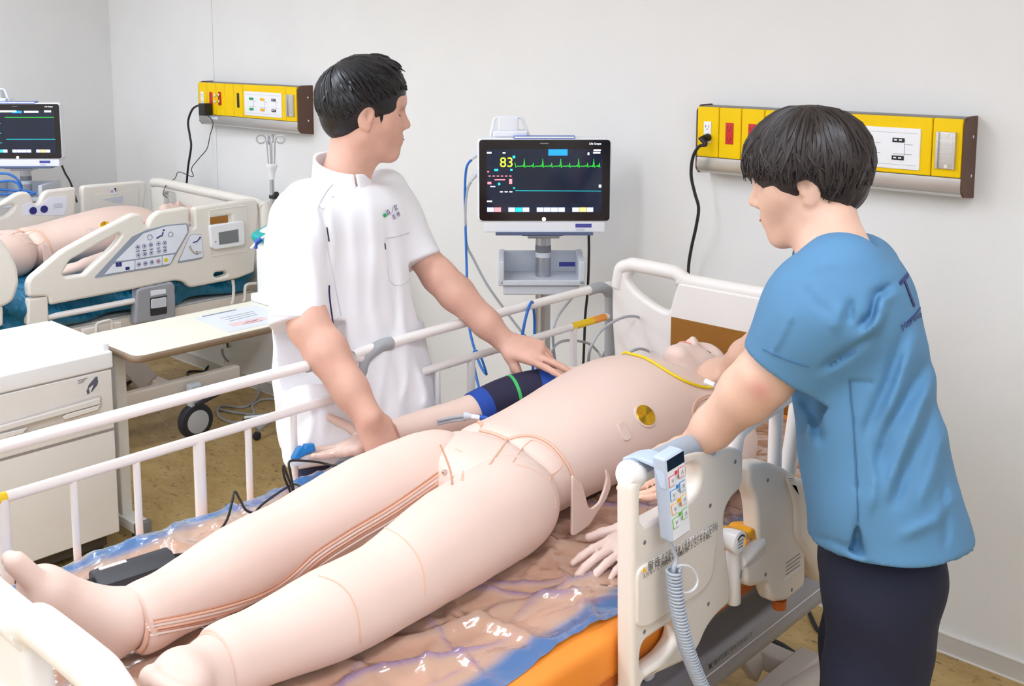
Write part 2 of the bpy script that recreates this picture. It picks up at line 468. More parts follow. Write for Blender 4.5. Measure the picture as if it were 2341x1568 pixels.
def service_panel(xr, label, blue):
    x0 = xr - .84
    t = thing('service_panel', label, 'wall panel', (xr - .42, WALLY, ZB), 'medical service panels on the back wall')
    MB().box((x0 + .006, YF + .006, ZB + .03), (xr - .006, WALLY, ZT - .004)).build('housing', m_gtop, t)
    prof = [(WALLY, ZT), (YF + .02, ZT), (YF, ZT - .018), (YF, ZB + .02), (YF + .015, ZB + .004), (WALLY, ZB - .004)]
    for xe in (x0, xr - .006):
        L = [fillet([(a, b) for a, b in prof], .004)]
        e = plate('end_plate', L, .006, .0008, (xe, 0, 0), (0, 1, 0), (0, 0, 1), (1, 0, 0), m_brown, t)
        if xe > x0:
            for zz in (ZT - .055, ZB + .06):
                MB().lathe((xr, WALLY - .03, zz), (1, 0, 0), [(.0045, 0), (.0045, .001), (.003, .002), (.001, .0022)], 12).build('screw', m_chrome, e)
    xs = [x0 + .006 + .0795 * i for i in range(6)]; xs += [xs[-1] + .35, xr - .006]
    pan = []
    for i in range(7):
        pan.append(MB().box((xs[i] + .0013, YF - .004, ZY), (xs[i + 1] - .0013, YF + .02, ZT - .006), .004).build('cover_panel', m_yel, t))
    # silver trough below
    pr = [(YF - .001, ZY - .002), (YF - .003, ZY - .03), (YF + .004, ZY - .045), (YF + .02, ZY - .054), (YF + .05, ZY - .056), (YF + .05, ZY - .002)]
    plate('trough', [[np.array(p) for p in pr]], .828, .0008, (x0 + .006, 0, 0), (0, 1, 0), (0, 0, 1), (1, 0, 0), m_silver, t)
    yf = YF - .004
    def sock(i, mat, ink):
        xc = (xs[i] + xs[i + 1]) / 2
        so = MB().box((xc - .0135, yf - .003, ZY + .045), (xc + .0135, yf + .001, ZY + .112), .002).build('socket', mat, t)
        for zz in (ZY + .097, ZY + .062):
            for dx in (-.0055, .0055): MB().box((xc + dx - .0009, yf - .0034, zz - .004), (xc + dx + .0009, yf - .0028, zz + .004)).build('slot', ink, so, False)
            MB().cyl((xc, yf - .0034, zz - .009), (xc, yf - .0028, zz - .009), .002, 10).build('slot', ink, so, False)
    sock(0, m_plwhite, m_dkink)
    sock(1, m_red, m_dark)
    if blue:
        xc = (xs[2] + xs[3]) / 2
        so = MB().box((xc - .010, yf - .003, ZY + .05), (xc + .012, yf + .001, ZY + .115), .005).build('gas_bracket', m_red, t)
        for zz in (ZY + .068, ZY + .1):
            MB().lathe((xc, yf - .001, zz), (0, -1, 0), [(.008, 0), (.008, .008), (.005, .010), (.005, .022), (.009, .024), (.009, .030), (.004, .032)], 14).build('knob', m_chrome, so)
        xc = (xs[4] + xs[5]) / 2
        MB().box((xc - .009, yf - .0012, ZY + .045), (xc + .011, yf + .001, ZY + .115), .001).build('slot_window', m_dark, t)
    else:
        sock(2, m_red, m_dark)
    # white gas-outlet plate
    xa, xb = xs[5] + .018, xs[6] - .03
    pl = MB().box((xa, yf - .004, ZY + .012), (xb, yf + .001, ZY + .126), .0025).build('outlet_plate', m_plwhite, t)
    for i, mm in enumerate((m_green, m_yl, m_black)):
        xc = xa + (xb - xa) * (.2 + .3 * i)
        for zz in (ZY + .043, ZY + .092):
            lb = MB().box((xc - .017, yf - .006, zz - .006), (xc + .017, yf - .0035, zz + .006), .002).build('outlet_label', mm, pl)
            if i == 2:
                for dx in (-.008, .006): MB().box((xc + dx - .004, yf - .0063, zz - .0015), (xc + dx + .004, yf - .0058, zz + .0025)).build('print', m_plwhite, lb, False)
        for a, b, c_, d in ((xc + .017, xc + .018, ZY + .05, ZY + .085), (xc + .017, xc + .04, ZY + .0535, ZY + .0545), (xc + .017, xc + .04, ZY + .0805, ZY + .0815), (xc - .015, xc + .018, ZY + .0535, ZY + .0545)):
            MB().box((a, yf - .0045, c_), (b, yf - .0038, d)).build('outlet_joint', m_grey_ink, pl, False)
    for zz in (ZY + .024, ZY + .112): MB().box((xa + .008, yf - .0044, zz), (xb - .008, yf - .0039, zz + .0006)).build('outlet_joint', m_grey_ink, pl, False)
    # metal equipment rail bracket on the last panel
    xc = (xs[6] + xs[7]) / 2
    rb = MB().box((xc - .026, yf - .006, ZY + .022), (xc + .026, yf + .001, ZY + .122), .002).build('equipment_bracket', m_silver, t)
    MB().box((xc - .026, yf - .012, ZY + .022), (xc - .019, yf - .005, ZY + .122), .001).build('lip', m_silver, rb)
    MB().box((xc + .019, yf - .012, ZY + .022), (xc + .026, yf - .005, ZY + .122), .001).build('lip', m_silver, rb)
    for zz in (ZY + .03, ZY + .114): MB().cyl((xc + .002, yf - .0075, zz), (xc + .002, yf - .005, zz), .005, 12).build('screw', m_chrome, rb)
    return t, xs, yf
PANA = service_panel(-1.054, 'yellow wall service panel with one black plug, above the orange mattress bed', False)
PANB = service_panel(-4.013, 'yellow wall service panel with a boxy black adapter plugged in, above the teal mattress bed', True)
m_tape = M('label_tape', (225, 232, 245), .5)
MB().box((PANB[1][1] + .01, YF - .0035, ZY - .022), (PANB[1][2] + .01, YF - .002, ZY - .01)).build('name_tape', m_tape, PANB[0], False)

# plugs and cords
def cable(name, pts, r, mat, label, cat='cable', n=8, sub=8, group=None, parent=None):
    o = MB().tube(smooth_path(pts, sub), r, n).build(name, mat, parent)
    if label: tag(o, label, cat, group)
    return o
xs, yf = PANA[1], PANA[2]
t = thing('power_cable', 'thick black power cable from the white wall socket down behind the headboard', 'cable', ((xs[0] + xs[1]) / 2, yf, ZY + .06))
xc = (xs[0] + xs[1]) / 2
pth = [ony(x, y, Y) for x, y, Y in ((1614, 331, yf - .03), (1598, 335, yf - .045), (1584, 360, yf - .04), (1580, 400, yf - .03), (1588, 440, yf - .02), (1597, 475, yf - .01), (1592, 515, yf), (1582, 560, yf + .02), (1575, 600, yf + .03), (1573, 640, yf + .03), (1570, 720, yf + .04))]
MB().tube(smooth_path([(xc, yf - .02, ZY + .06)] + pth, 6), .0052, 8).build('cord', m_blackc, t)
MB().tube([(xc + .004, yf - .002, ZY + .062), (xc + .003, yf - .016, ZY + .061), (xc - .004, yf - .03, ZY + .06), pth[0]], [.013, .012, .009, .006], 10).build('plug', m_black, t)
xs, yf = PANB[1], PANB[2]
t = thing('power_adapter', 'boxy black power adapter with a thin cord, plugged into the red wall socket', 'adapter', (xs[1], yf, ZY + .05))
a0 = ony(468, 236, yf - .02); a1 = ony(489, 265, yf - .02)
MB().box((xs[1] - .0, yf - .05, a1[2]), (xs[1] + .055, yf - .003, a0[2]), .005).build('adapter_body', m_black, t)
pth = [(xs[1] + .045, yf - .03, a1[2] + .005)] + [ony(x, y, Y) for x, y, Y in ((487, 281, yf - .03), (480, 310, yf - .03), (473, 340, yf - .03), (455, 362, yf - .03), (438, 385, yf - .04), (441, 404, yf - .05), (409, 393, yf - .06), (400, 408, yf - .08), (382, 420, yf - .12), (373, 442, 2.64), (382, 452, 2.6))]
MB().tube(smooth_path(pth, 6), .0022, 6).build('cord', m_blackc, t)
t = thing('power_cable', 'black power cable leaving the boxy adapter, dropping behind the teal mattress bed', 'cable', (xs[0], yf, ZY + .05))
pth = [(xs[1] + .005, yf - .03, (a0[2] + a1[2]) / 2 + .01)] + [ony(x, y, Y) for x, y, Y in ((455, 241, yf - .03), (440, 250, yf - .03), (430, 278, yf - .03), (434, 310, yf - .03), (437, 335, yf - .03), (431, 375, yf - .02), (427, 415, yf), (424, 470, yf + .02))]
MB().tube(smooth_path(pth, 6), .0055, 8).build('cord', m_blackc, t)
MB().tube([pth[0], np.array(pth[0]) * .4 + pth[1] * .6, pth[1]], [.012, .011, .007], 10).build('plug', m_black, t)
# ================================================================== bed with the orange mattress
BXC = -1.455; BL, BR = -1.905, -1.005; ZM = .78
m_beige = M('beige_bed_plastic', (236, 231, 226), .42, var=.012, sss=.0)
m_beige2 = M('warm_beige_plastic', (233, 223, 212), .45, var=.015, bump=.06, bscale=900)
m_whiterail = M('white_rail_enamel', (243, 238, 235), .3, var=.008, coat=.2)
m_ggrip = M('grey_rubber_grip', (164, 167, 170), .5, var=.02)
m_bgrip = M('bluegrey_rubber_grip', (160, 170, 182), .5, var=.02)
m_woodbr = M('brown_wood_print', (150, 98, 28), .5, var=.10, scale=120, stretch=(1, 1, 6))
m_framegrey = M('bed_frame_grey', (150, 150, 158), .45, metal=.35, var=.03)
m_framewhite = M('bed_frame_white', (222, 221, 220), .4)
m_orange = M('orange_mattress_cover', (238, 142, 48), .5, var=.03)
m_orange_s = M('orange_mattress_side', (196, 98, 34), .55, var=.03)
m_caster = M('caster_cover_grey', (188, 178, 172), .6, bump=.08, bscale=500)
m_tyre = M('rubber_tyre', (44, 46, 54), .6)

bed = thing('hospital_bed', 'white and beige hospital bed with grey side beam under the orange mattress', 'bed', (BXC, 1.55, 0))
# headboard, left half traced, right half mirrored
HBY = 2.5
def mirror_loop(pts):
    return [(2 * BXC - a, b) for a, b in pts[::-1]]
hb = [tuple(ony(a, b, HBY)[[0, 2]]) for a, b in cr(1380, 560, 5.089, [(110, 1650), (86, 900), (84, 560), (95, 420), (125, 290), (185, 215), (270, 182), (350, 178), (770, 258), (850, 290), (920, 345), (985, 368)])]
x_l = hb[1][0]; hb[0] = (x_l + .03, .64)
half = [np.array(p) for p in hb]
outer = half + [np.array(p) for p in mirror_loop(hb)]
rr = [.02] + [.03] * (len(half) - 1); rr = rr + rr[::-1]
hole = [tuple(ony(a, b, HBY)[[0, 2]]) for a, b in cr(1380, 560, 5.089, [(268, 400), (285, 350), (330, 318), (740, 385), (800, 425), (845, 470), (800, 600), (765, 745), (720, 775), (620, 730), (480, 640), (350, 530), (285, 450)])]
L = [fillet(outer, rr), fillet([np.array(p) for p in hole], .012), fillet([np.array(p) for p in mirror_loop(hole)], .012)]
hbo = plate('headboard', L, .034, .012, (0, HBY, 0), (1, 0, 0), (0, 0, 1), (0, 1, 0), m_beige, bed)
# rolled top rail and raised handles of the headboard
tp = [np.array([p[0], HBY + .012, p[1] - .016]) for p in half[3:]]
tp[0][0] += .014; tp[1][0] += .012; 
full = tp + [np.array([2 * BXC - p[0], p[1], p[2]]) for p in tp[::-1]]
MB().tube(smooth_path(full, 5), .021, 14).build('top_rail', m_beige, hbo)
# central bulged panel and brown insert
xi = ony(1532, 725, HBY - .02)[0]; zi = ony(1532, 725, HBY - .02)[2]
zt = hole[5][1] + .01
xa = ony(1380 + 850 / 5.089, 560 + 480 / 5.089, HBY - .01)[0]
pl = [(xa + .005, zt), (2 * BXC - xa - .005, zt), (2 * BXC - xi + .008, zi - .02), (2 * BXC - xi + .008, .68), (xi - .008, .68), (xi - .008, zi - .02)]
plate('centre_panel', [fillet([np.array(p) for p in pl], .01)], .012, .005, (0, HBY - .012, 0), (1, 0, 0), (0, 0, 1), (0, 1, 0), m_beige, hbo)
br = MB().box((xi, HBY - .0155, .70), (2 * BXC - xi, HBY - .011, zi)).build('wood_insert', m_woodbr, hbo, False)

# footboard: the same shape as the headboard, seen from its outer side
FBY = .50
fbo = plate('footboard', L, .034, .012, (0, FBY - .034, -.018), (1, 0, 0), (0, 0, 1), (0, 1, 0), m_beige, bed)
MB().tube(smooth_path([V(p[0], FBY - .017, p[2] - .021) for p in full], 6), .0235, 18).build('top_rail', m_beige, fbo)
plate('centre_panel', [fillet([V(xi, .66), V(xi, zi), V(2 * BXC - xi, zi), V(2 * BXC - xi, .66)], .01)], .008, .003, (0, FBY - .040, 0), (1, 0, 0), (0, 0, 1), (0, 1, 0), m_beige, fbo)
MB().lathe((ony(2, 1450, FBY)[0], FBY - .034, ony(2, 1450, FBY)[2]), (0, -1, 0), [(.010, 0), (.010, .004), (.006, .005)], 14).build('screw_cap', m_dark, fbo)

# deck, side frames, beam
MB().box((BL + .02, FBY + .01, .655), (BR - .05, HBY - .01, .678), .006).build('deck', m_framewhite, bed)
MB().box((BL + .004, FBY + .01, .615), (BL + .03, HBY - .01, .672), .005).build('side_frame', m_framewhite, bed)
MB().box((BR - .03, FBY + .01, .615), (BR - .004, 1.33, .672), .005).build('side_frame', m_framewhite, bed)
bx = -1.035
prof = [(bx - .13, .565), (bx - .06, .585), (bx - .01, .583), (bx, .572), (bx + .003, .545), (bx, .54), (bx + .002, .515), (bx - .006, .495), (bx - .13, .49)]
plate('side_beam', [fillet([np.array(p) for p in prof], .006)], HBY - .1 - 1.0, .002, (0, 1.0, 0), (1, 0, 0), (0, 0, 1), (0, 1, 0), m_framegrey, bed)
MB().box((bx + .0015, 1.02, .5435), (bx + .0035, HBY - .12, .5465)).build('beam_line', M('pale_line', (226, 226, 232), .4), bed, False)
plate('side_beam', [fillet([np.array((2 * BXC - a, b)) for a, b in prof[::-1]], .006)], HBY - .1 - 1.0, .002, (0, 1.0, 0), (1, 0, 0), (0, 0, 1), (0, 1, 0), m_framegrey, bed)
for y in (1.05, 2.25): MB().box((bx - .82, y, .503), (bx - .03, y + .07, .556), .006).build('cross_beam', m_framegrey, bed)
# lift arms and low base
for y in (1.15, 2.15):
    for x in (-1.30, -1.62): MB().obox((x, y + .03, .33), ((1, 0, 0), (0, .8, .6), (0, -.6, .8)), (.015, .03, .24), .006).build('lift_arm', m_caster, bed)
for x in (-1.20, -1.71): MB().box((x - .03, .85, .135), (x + .03, 2.42, .195), .008).build('base_rail', m_caster, bed)
for y in (.9, 2.36): MB().box((-1.735, y - .03, .139), (-1.175, y + .03, .190), .008).build('base_cross', m_caster, bed)
def caster(parent, x, y, r, wd, mcover, mhub, ax=(1, 0, 0), cover=True):
    c = MB().lathe((x - wd / 2, y, r), (1, 0, 0), [(r * .72, 0), (r * .93, .002), (r, wd * .25), (r, wd * .75), (r * .93, wd - .002), (r * .72, wd)], 28).build('caster', m_tyre, parent)
    MB().lathe((x - wd / 2 - .002, y, r), (1, 0, 0), [(r * .5, 0), (r * .74, .003), (r * .74, wd + .001), (r * .5, wd + .004)], 24).build('hub', mhub, c)
    if cover:
        dr = 1 if y > 1.6 else -1
        pth = [(x, y + dr * .058, .05), (x, y + dr * .062, .085), (x, y + dr * .03, .125), (x, y - dr * .04, .148), (x, y - dr * .14, .162), (x, y - dr * .28, .165)]
        MB().tube(smooth_path(pth, 5), list(np.interp(np.linspace(0, 1, 26), [0, .3, .7, 1], [.022, .03, .036, .034])), 14).build('cover', mcover, c)
    return c
for x in (-1.165, -1.745):
    for y in (.92, 2.42): caster(bed, x, y, .05, .035, m_caster, m_framewhite)
# prints on the beam
p0 = V(bx + .0005, 1.68, .558)
text('beam_print', '\u2716 \u66f2\u304c\u308a\u90e8\u306b\u624b\u3092\u5165\u308c\u306a\u3044\u3067', .012, m_dkink, (bx + .001, 1.66, .556), (0, 1, 0), (-.1, 0, 1), bed, lift=.002)
text('beam_print', '\u26a0', .018, m_dkink, (bx + .001, 1.60, .554), (0, 1, 0), (-.1, 0, 1), bed, lift=.002)
# motor box and small fittings under the deck near the foot
MB().box((-1.22, 1.42, .53), (-1.08, 1.62, .63), .012).build('motor_box', m_beige2, bed)
for y in (1.43, 1.47, 1.52): MB().lathe((-1.10, y, .60), (1, 0, 0), [(.018, 0), (.018, .03), (.014, .034)], 16).build('fitting', m_framewhite, bed)

# mattress and plastic sheet
mat_o = thing('mattress', 'orange vinyl mattress on the white bed frame', 'mattress', (BXC, 1.55, .678))
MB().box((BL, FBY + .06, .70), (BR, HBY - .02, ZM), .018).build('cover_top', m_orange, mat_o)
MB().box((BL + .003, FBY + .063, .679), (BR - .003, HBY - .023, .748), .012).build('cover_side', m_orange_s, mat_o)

def film_material():
    m = bpy.data.materials.new('clear_plastic_film'); m.use_nodes = True; nt = m.node_tree; nt.nodes.clear()
    o = nt.nodes.new('ShaderNodeOutputMaterial')
    tc = nt.nodes.new('ShaderNodeTexCoord')
    tr = nt.nodes.new('ShaderNodeBsdfTransparent'); tr.inputs[0].default_value = (.97, .93, .95, 1)
    df = nt.nodes.new('ShaderNodeBsdfDiffuse'); df.inputs[0].default_value = (*lin((196, 184, 214)), 1)
    gl = nt.nodes.new('ShaderNodeBsdfGlossy'); gl.inputs[0].default_value = (1, 1, 1, 1); gl.inputs['Roughness'].default_value = .13
    at = nt.nodes.new('ShaderNodeAttribute'); at.attribute_name = 'blue'
    mxc = nt.nodes.new('ShaderNodeMix'); mxc.data_type = 'RGBA'
    mxc.inputs['A'].default_value = (*lin((232, 206, 184)), 1); mxc.inputs['B'].default_value = (*lin((62, 128, 196)), 1)
    ac = nt.nodes.new('ShaderNodeAttribute'); ac.attribute_name = 'crease'
    cm = nt.nodes.new('ShaderNodeMix'); cm.data_type = 'RGBA'; cm.inputs['B'].default_value = (*lin((150, 132, 176)), 1)
    nt.links.new(at.outputs['Fac'], mxc.inputs['Factor']); nt.links.new(mxc.outputs['Result'], cm.inputs['A']); nt.links.new(ac.outputs['Fac'], cm.inputs['Factor']); nt.links.new(cm.outputs['Result'], df.inputs[0])
    trc = nt.nodes.new('ShaderNodeMix'); trc.data_type = 'RGBA'
    trc.inputs['A'].default_value = (.95, .92, .95, 1); trc.inputs['B'].default_value = (.55, .8, 1, 1)
    nt.links.new(at.outputs['Fac'], trc.inputs['Factor']); nt.links.new(trc.outputs['Result'], tr.inputs[0])
    mr = nt.nodes.new('ShaderNodeMapRange'); mr.inputs['To Min'].default_value = .46; mr.inputs['To Max'].default_value = .66
    mxf = nt.nodes.new('ShaderNodeMath'); mxf.operation = 'MAXIMUM'; nt.links.new(at.outputs['Fac'], mxf.inputs[0]); nt.links.new(ac.outputs['Fac'], mxf.inputs[1]); nt.links.new(mxf.outputs[0], mr.inputs['Value'])
    a = nt.nodes.new('ShaderNodeMixShader'); nt.links.new(mr.outputs[0], a.inputs[0]); nt.links.new(tr.outputs[0], a.inputs[1]); nt.links.new(df.outputs[0], a.inputs[2])
    fr = nt.nodes.new('ShaderNodeFresnel'); fr.inputs['IOR'].default_value = 1.5
    nz = nt.nodes.new('ShaderNodeTexNoise'); nz.inputs['Scale'].default_value = 18; nz.inputs['Detail'].default_value = 3; nz.inputs['Distortion'].default_value = .8
    nt.links.new(tc.outputs['Object'], nz.inputs['Vector'])
    bp = nt.nodes.new('ShaderNodeBump'); bp.inputs['Strength'].default_value = .5; bp.inputs['Distance'].default_value = .006
    nt.links.new(nz.outputs['Fac'], bp.inputs['Height']); nt.links.new(bp.outputs[0], gl.inputs['Normal']); nt.links.new(bp.outputs[0], fr.inputs['Normal'])
    mu = nt.nodes.new('ShaderNodeMath'); mu.operation = 'MULTIPLY'; mu.inputs[1].default_value = 2.2; mu.use_clamp = True
    nt.links.new(fr.outputs[0], mu.inputs[0])
    b = nt.nodes.new('ShaderNodeMixShader'); nt.links.new(mu.outputs[0], b.inputs[0]); nt.links.new(a.outputs[0], b.inputs[1]); nt.links.new(gl.outputs[0], b.inputs[2])
    nt.links.new(b.outputs[0], o.inputs[0]); return m
def ridged(x, y, seed, n=26, span=(BL, BR, .6, 2.5), amp=(.002, .008), wid=(.006, .02), ln=(.08, .3)):
    r = np.random.default_rng(seed); z = np.zeros_like(x)
    for i in range(n):
        cx, cy = r.uniform(span[0], span[1]), r.uniform(span[2], span[3]); th = r.uniform(0, PI); L = r.uniform(*ln); w = r.uniform(*wid); A = r.uniform(*amp)
        dx, dy = x - cx, y - cy
        s_ = dx * math.cos(th) + dy * math.sin(th); t_ = -dx * math.sin(th) + dy * math.cos(th) + .02 * np.sin(s_ * 14 + i)
        z += A * np.exp(-(t_ / w) ** 2) * np.exp(-(s_ / L) ** 4)
    return z
crease = []
def sheet(name, x0, x1, y0, y1, z, seed, mat, drop_far=.0, res=.007, nf=90, edge=None):
    nx, ny = int((x1 - x0) / res), int((y1 - y0) / res)
    gx, gy = np.meshgrid(np.linspace(0, 1, nx), np.linspace(0, 1, ny), indexing='ij')
    Y = y0 + gy * (y1 - y0)
    wob = .006 * np.sin(Y * 9) + .004 * np.sin(Y * 23 + 1)
    X = x0 + gx * (x1 - x0) + wob * (gx - .5) * 2
    R1 = ridged(X, Y, seed + 9, int(.35 * nf), amp=(.004, .009), wid=(.003, .007), ln=(.05, .18)); crease[:] = [R1.ravel()]
    Zz = z + R1 + ridged(X, Y, seed, nf) + ridged(X, Y, seed + 5, 3 * nf, amp=(.0012, .0035), wid=(.004, .008), ln=(.02, .09)) - .002
    if edge is not None: Zz = edge(X, Y, Zz)
    P = np.stack([X, Y, Zz], -1).reshape(-1, 3)
    i = np.arange(nx * ny).reshape(nx, ny)
    Q = np.stack([i[:-1, :-1], i[1:, :-1], i[1:, 1:], i[:-1, 1:]], -1).reshape(-1, 4)
    me = np_mesh(name, P, Q)
    bl_ = (np.clip((x0 + .075 - X) / .02, 0, 1) + np.clip((X - x1 + .06) / .02, 0, 1)).ravel()
    return me, bl_
def edge_main(X, Y, Zz):
    # far border hangs a little over the mattress edge, near border lies flat
    over = np.clip(BL + .01 - X, 0, 1)
    return Zz - over * .5
me, blu = sheet('plastic_sheet', BL - .012, BR - .035, FBY + .075, HBY - .06, ZM + .004, 11, None, nf=150, edge=edge_main)
at = me.attributes.new('blue', 'FLOAT', 'POINT'); at.data.foreach_set('value', np.clip(blu, 0, 1).astype(np.float32))
at = me.attributes.new('crease', 'FLOAT', 'POINT'); at.data.foreach_set('value', np.clip(crease[0] / .006, 0, 1).astype(np.float32))
tag(put('plastic_sheet', me, film_material(), smooth=True), 'clear crinkled plastic sheet with blue borders spread over the orange mattress', 'sheet')
# ================================================================== far side rails of the near bed
RXF = -1.955
def rail_z(x, y): return onx(x, y, RXF)
def bar_rail(name, label, upper, lower, posts, grips, tape=None):
    t = thing(name, label, 'bed rail', (RXF, upper[len(upper) // 2][1], .60), 'white pipe rails on the far bed side')
    MB().tube(smooth_path(upper, 6), .0125, 14).build('upper_bar', m_whiterail, t)
    lb = MB().tube(lower, .0105, 12).build('lower_bar', m_whiterail, t)
    for y, r in posts: MB().tube([(RXF, y, .60), (RXF, y, lower[0][2])], r, 10).build('post', m_whiterail, t)
    for g in grips: MB().tube(smooth_path(g, 6), .0165, 14).build('corner_grip', m_ggrip, t)
    if tape:
        for (y0, y1, mt) in tape:
            MB().tube([(RXF, y0, lower[0][2]), (RXF, y1, lower[0][2])], .0109, 12).build('warning_tape', mt, lb)
    return t
ZU, ZL = rail_z(0, 1023)[2], rail_z(100, 1110)[2]
def ry(x, y): return onx(x, y, RXF)[1]
m_ytape = M('yellow_tape', (246, 205, 20), .5)
m_otape = M('orange_tape', (250, 160, 60), .5)
yA = ry(730, 834); yA0 = .56
posts = [(ry(5, 1140), .012), (ry(168, 1105), .0075), (ry(312, 1065), .0075), (ry(455, 1025), .0125), (ry(567, 985), .0075), (ry(671, 955), .0075), (ry(781, 925), .011)]
bar_rail('bed_rail', 'white pipe bed rail along the dummy\'s legs, foot half of the far side',
         [(RXF, yA0, .62), (RXF, yA0, ZU - .07), (RXF, yA0 + .02, ZU - .015), (RXF, yA0 + .07, ZU), (RXF, yA - .05, ZU), (RXF, ry(765, 850), ZU - .01), (RXF, ry(781, 880), ZU - .06), (RXF, ry(781, 915), .62)],
         [(RXF, yA0, ZL), (RXF, ry(781, 915), ZL)], posts, [[(RXF, ry(700, 838), ZU), (RXF, ry(735, 832), ZU - .001), (RXF, ry(768, 845), ZU - .018), (RXF, ry(783, 880), ZU - .06)]],
         [(ry(-30, 1155), ry(14, 1142), m_ytape)])
yB0 = ry(822, 850); yB1 = ry(1395, 690)
posts = [(ry(917, 880), .0075), (ry(1000, 855), .0075), (ry(1077, 832), .011), (ry(1170, 805), .0075), (ry(1240, 780), .0075), (ry(1311, 762), .011), (yB1, .011)]
bar_rail('bed_rail', 'white pipe bed rail with two grey corner grips, next to the beige headboard',
         [(RXF, yB0, .62), (RXF, yB0, ZU - .08), (RXF, yB0 + .012, ZU - .025), (RXF, yB0 + .06, ZU), (RXF, yB1 - .06, ZU), (RXF, yB1 - .012, ZU - .02), (RXF, yB1, ZU - .07), (RXF, yB1, .62)],
         [(RXF, yB0, ZL), (RXF, yB1, ZL)], posts,
         [[(RXF, yB0, ZU - .10), (RXF, yB0, ZU - .07), (RXF, yB0 + .014, ZU - .022), (RXF, yB0 + .06, ZU), (RXF, ry(893, 788), ZU)], [(RXF, ry(1347, 663), ZU), (RXF, yB1 - .05, ZU), (RXF, yB1 - .012, ZU - .02), (RXF, yB1, ZU - .07), (RXF, yB1, .70)]],
         [(ry(1306, 750), ry(1354, 735), m_ytape), (ry(1354, 735), ry(1382, 727), m_otape)])

# ================================================================== near side assist rail
AX = -.965
ar = thing('assist_rail', 'beige swing-out assist rail with a curved grey grip, clamped to the near bed side', 'bed rail', (AX, 1.6, .55))
def A(pts): return cr(1380, 880, 2.278, pts)
outer = A([(150, 500), (150, 1900), (200, 1900), (195, 1545), (330, 1485), (430, 1440), (490, 1385), (540, 1265), (595, 1195), (665, 1135), (660, 1000), (640, 860), (628, 750), (636, 650), (668, 590), (728, 530), (732, 350), (700, 330), (640, 330), (590, 372), (545, 345), (490, 338), (430, 350), (300, 402)])
h1 = A([(195, 530), (300, 478), (430, 425), (475, 405), (500, 430), (508, 490), (490, 560), (440, 610), (205, 735), (193, 700)])
h2 = A([(200, 1345), (285, 1285), (375, 1228), (392, 1270), (385, 1335), (330, 1415), (215, 1500), (192, 1460)])
LL = [fillet([onx(a, b, AX)[1:] for a, b in lp], r) for lp, r in ((outer, .02), (h1, .014), (h2, .02))]
pn = plate('panel', LL, .034, .008, (AX, 0, 0), (0, 1, 0), (0, 0, 1), (-1, 0, 0), m_beige2, ar)
# raised lower field
f1 = A([(165, 960), (165, 1260), (215, 1260), (500, 1080), (560, 1000), (590, 740), (545, 740)])
plate('raised_field', [fillet([onx(a, b, AX)[1:] for a, b in f1], .02)], .008, .004, (AX + .004, 0, 0), (0, 1, 0), (0, 0, 1), (-1, 0, 0), m_beige2, pn)
for a, b in A([(685, 400), (555, 628), (213, 820), (545, 1140), (212, 1285)]):
    q = onx(a, b, AX); MB().lathe((AX - .001, q[1], q[2]), (1, 0, 0), [(.004, 0), (.004, .0015), (.002, .002)], 10).build('screw', m_grey_ink, pn)
# grip: tube with grey sleeve and white end cap
gp = [onx(a, b, AX - .02) for a, b in A([(140, 452), (200, 425), (300, 382), (400, 335), (470, 318), (530, 335), (575, 365), (605, 392)])]
MB().tube(smooth_path(gp, 6), [.019] * 31 + [.017, .014, .012, .009, .006, .003, .001, .001, .001, .001, .001, .001][:12], 16).build('grip', m_bgrip, ar)
ge = gp[0]
MB().lathe(ge - V(0, .014, 0), (0, 1, -.25), [(.018, -.002), (.022, .004), (.0225, .02), (.0225, .03), (.020, .034)], 22).build('end_cap', m_beige, ar)
# second panel (pivot body)
o2 = A([(752, 440), (775, 410), (850, 400), (935, 430), (1000, 470), (1045, 640), (1050, 1000), (1040, 1050), (950, 1125), (880, 1132), (862, 1080), (850, 1028), (770, 1055), (738, 1040), (740, 945), (790, 915), (830, 870), (802, 790), (800, 700), (790, 600), (752, 520)])
pb = plate('pivot_body', [fillet([onx(a, b, AX)[1:] for a, b in o2], .012)], .036, .009, (AX + .002, 0, 0), (0, 1, 0), (0, 0, 1), (-1, 0, 0), m_beige2, ar)
o3 = A([(850, 440), (1000, 480), (1140, 560), (1140, 960), (1050, 1010), (900, 760), (900, 600)])
plate('pivot_housing', [fillet([onx(a, b, AX - .035)[1:] for a, b in o3], .02)], .05, .014, (AX + .012, 0, 0), (0, 1, 0), (0, 0, 1), (-1, 0, 0), m_beige2, pb)
q0, q1 = [onx(a, b, AX + .013) for a, b in A([(940, 1015), (1040, 935)])]
lab = plate('spec_label', [[q0[1:], V(q1[1], q0[2]), q1[1:] + V(0, .0), V(q0[1], q1[2])]], .0008, .0001, (AX + .0135, 0, 0), (0, 1, 0), (0, 0, 1), (-1, 0, 0), m_plwhite, pb)
for i in range(4): MB().box((AX + .0136, q0[1] + .004, q0[2] + .008 + i * .008), (AX + .0142, q1[1] - .014 - .004 * (i % 2), q0[2] + .0095 + i * .008)).build('print', m_grey_ink, lab, False)
for a, b in A([(850, 495), (838, 985), (975, 1065)]):
    q = onx(a, b, AX); MB().lathe((AX + .001, q[1], q[2]), (1, 0, 0), [(.004, 0), (.004, .0015), (.002, .002)], 10).build('screw', m_grey_ink, pb)
q = onx(*A([(915, 1125)])[0], AX - .016); MB().cyl(q - V(0, 0, .014), q + V(0, 0, .004), .014, 18).build('pivot_foot', m_orange_s, ar)
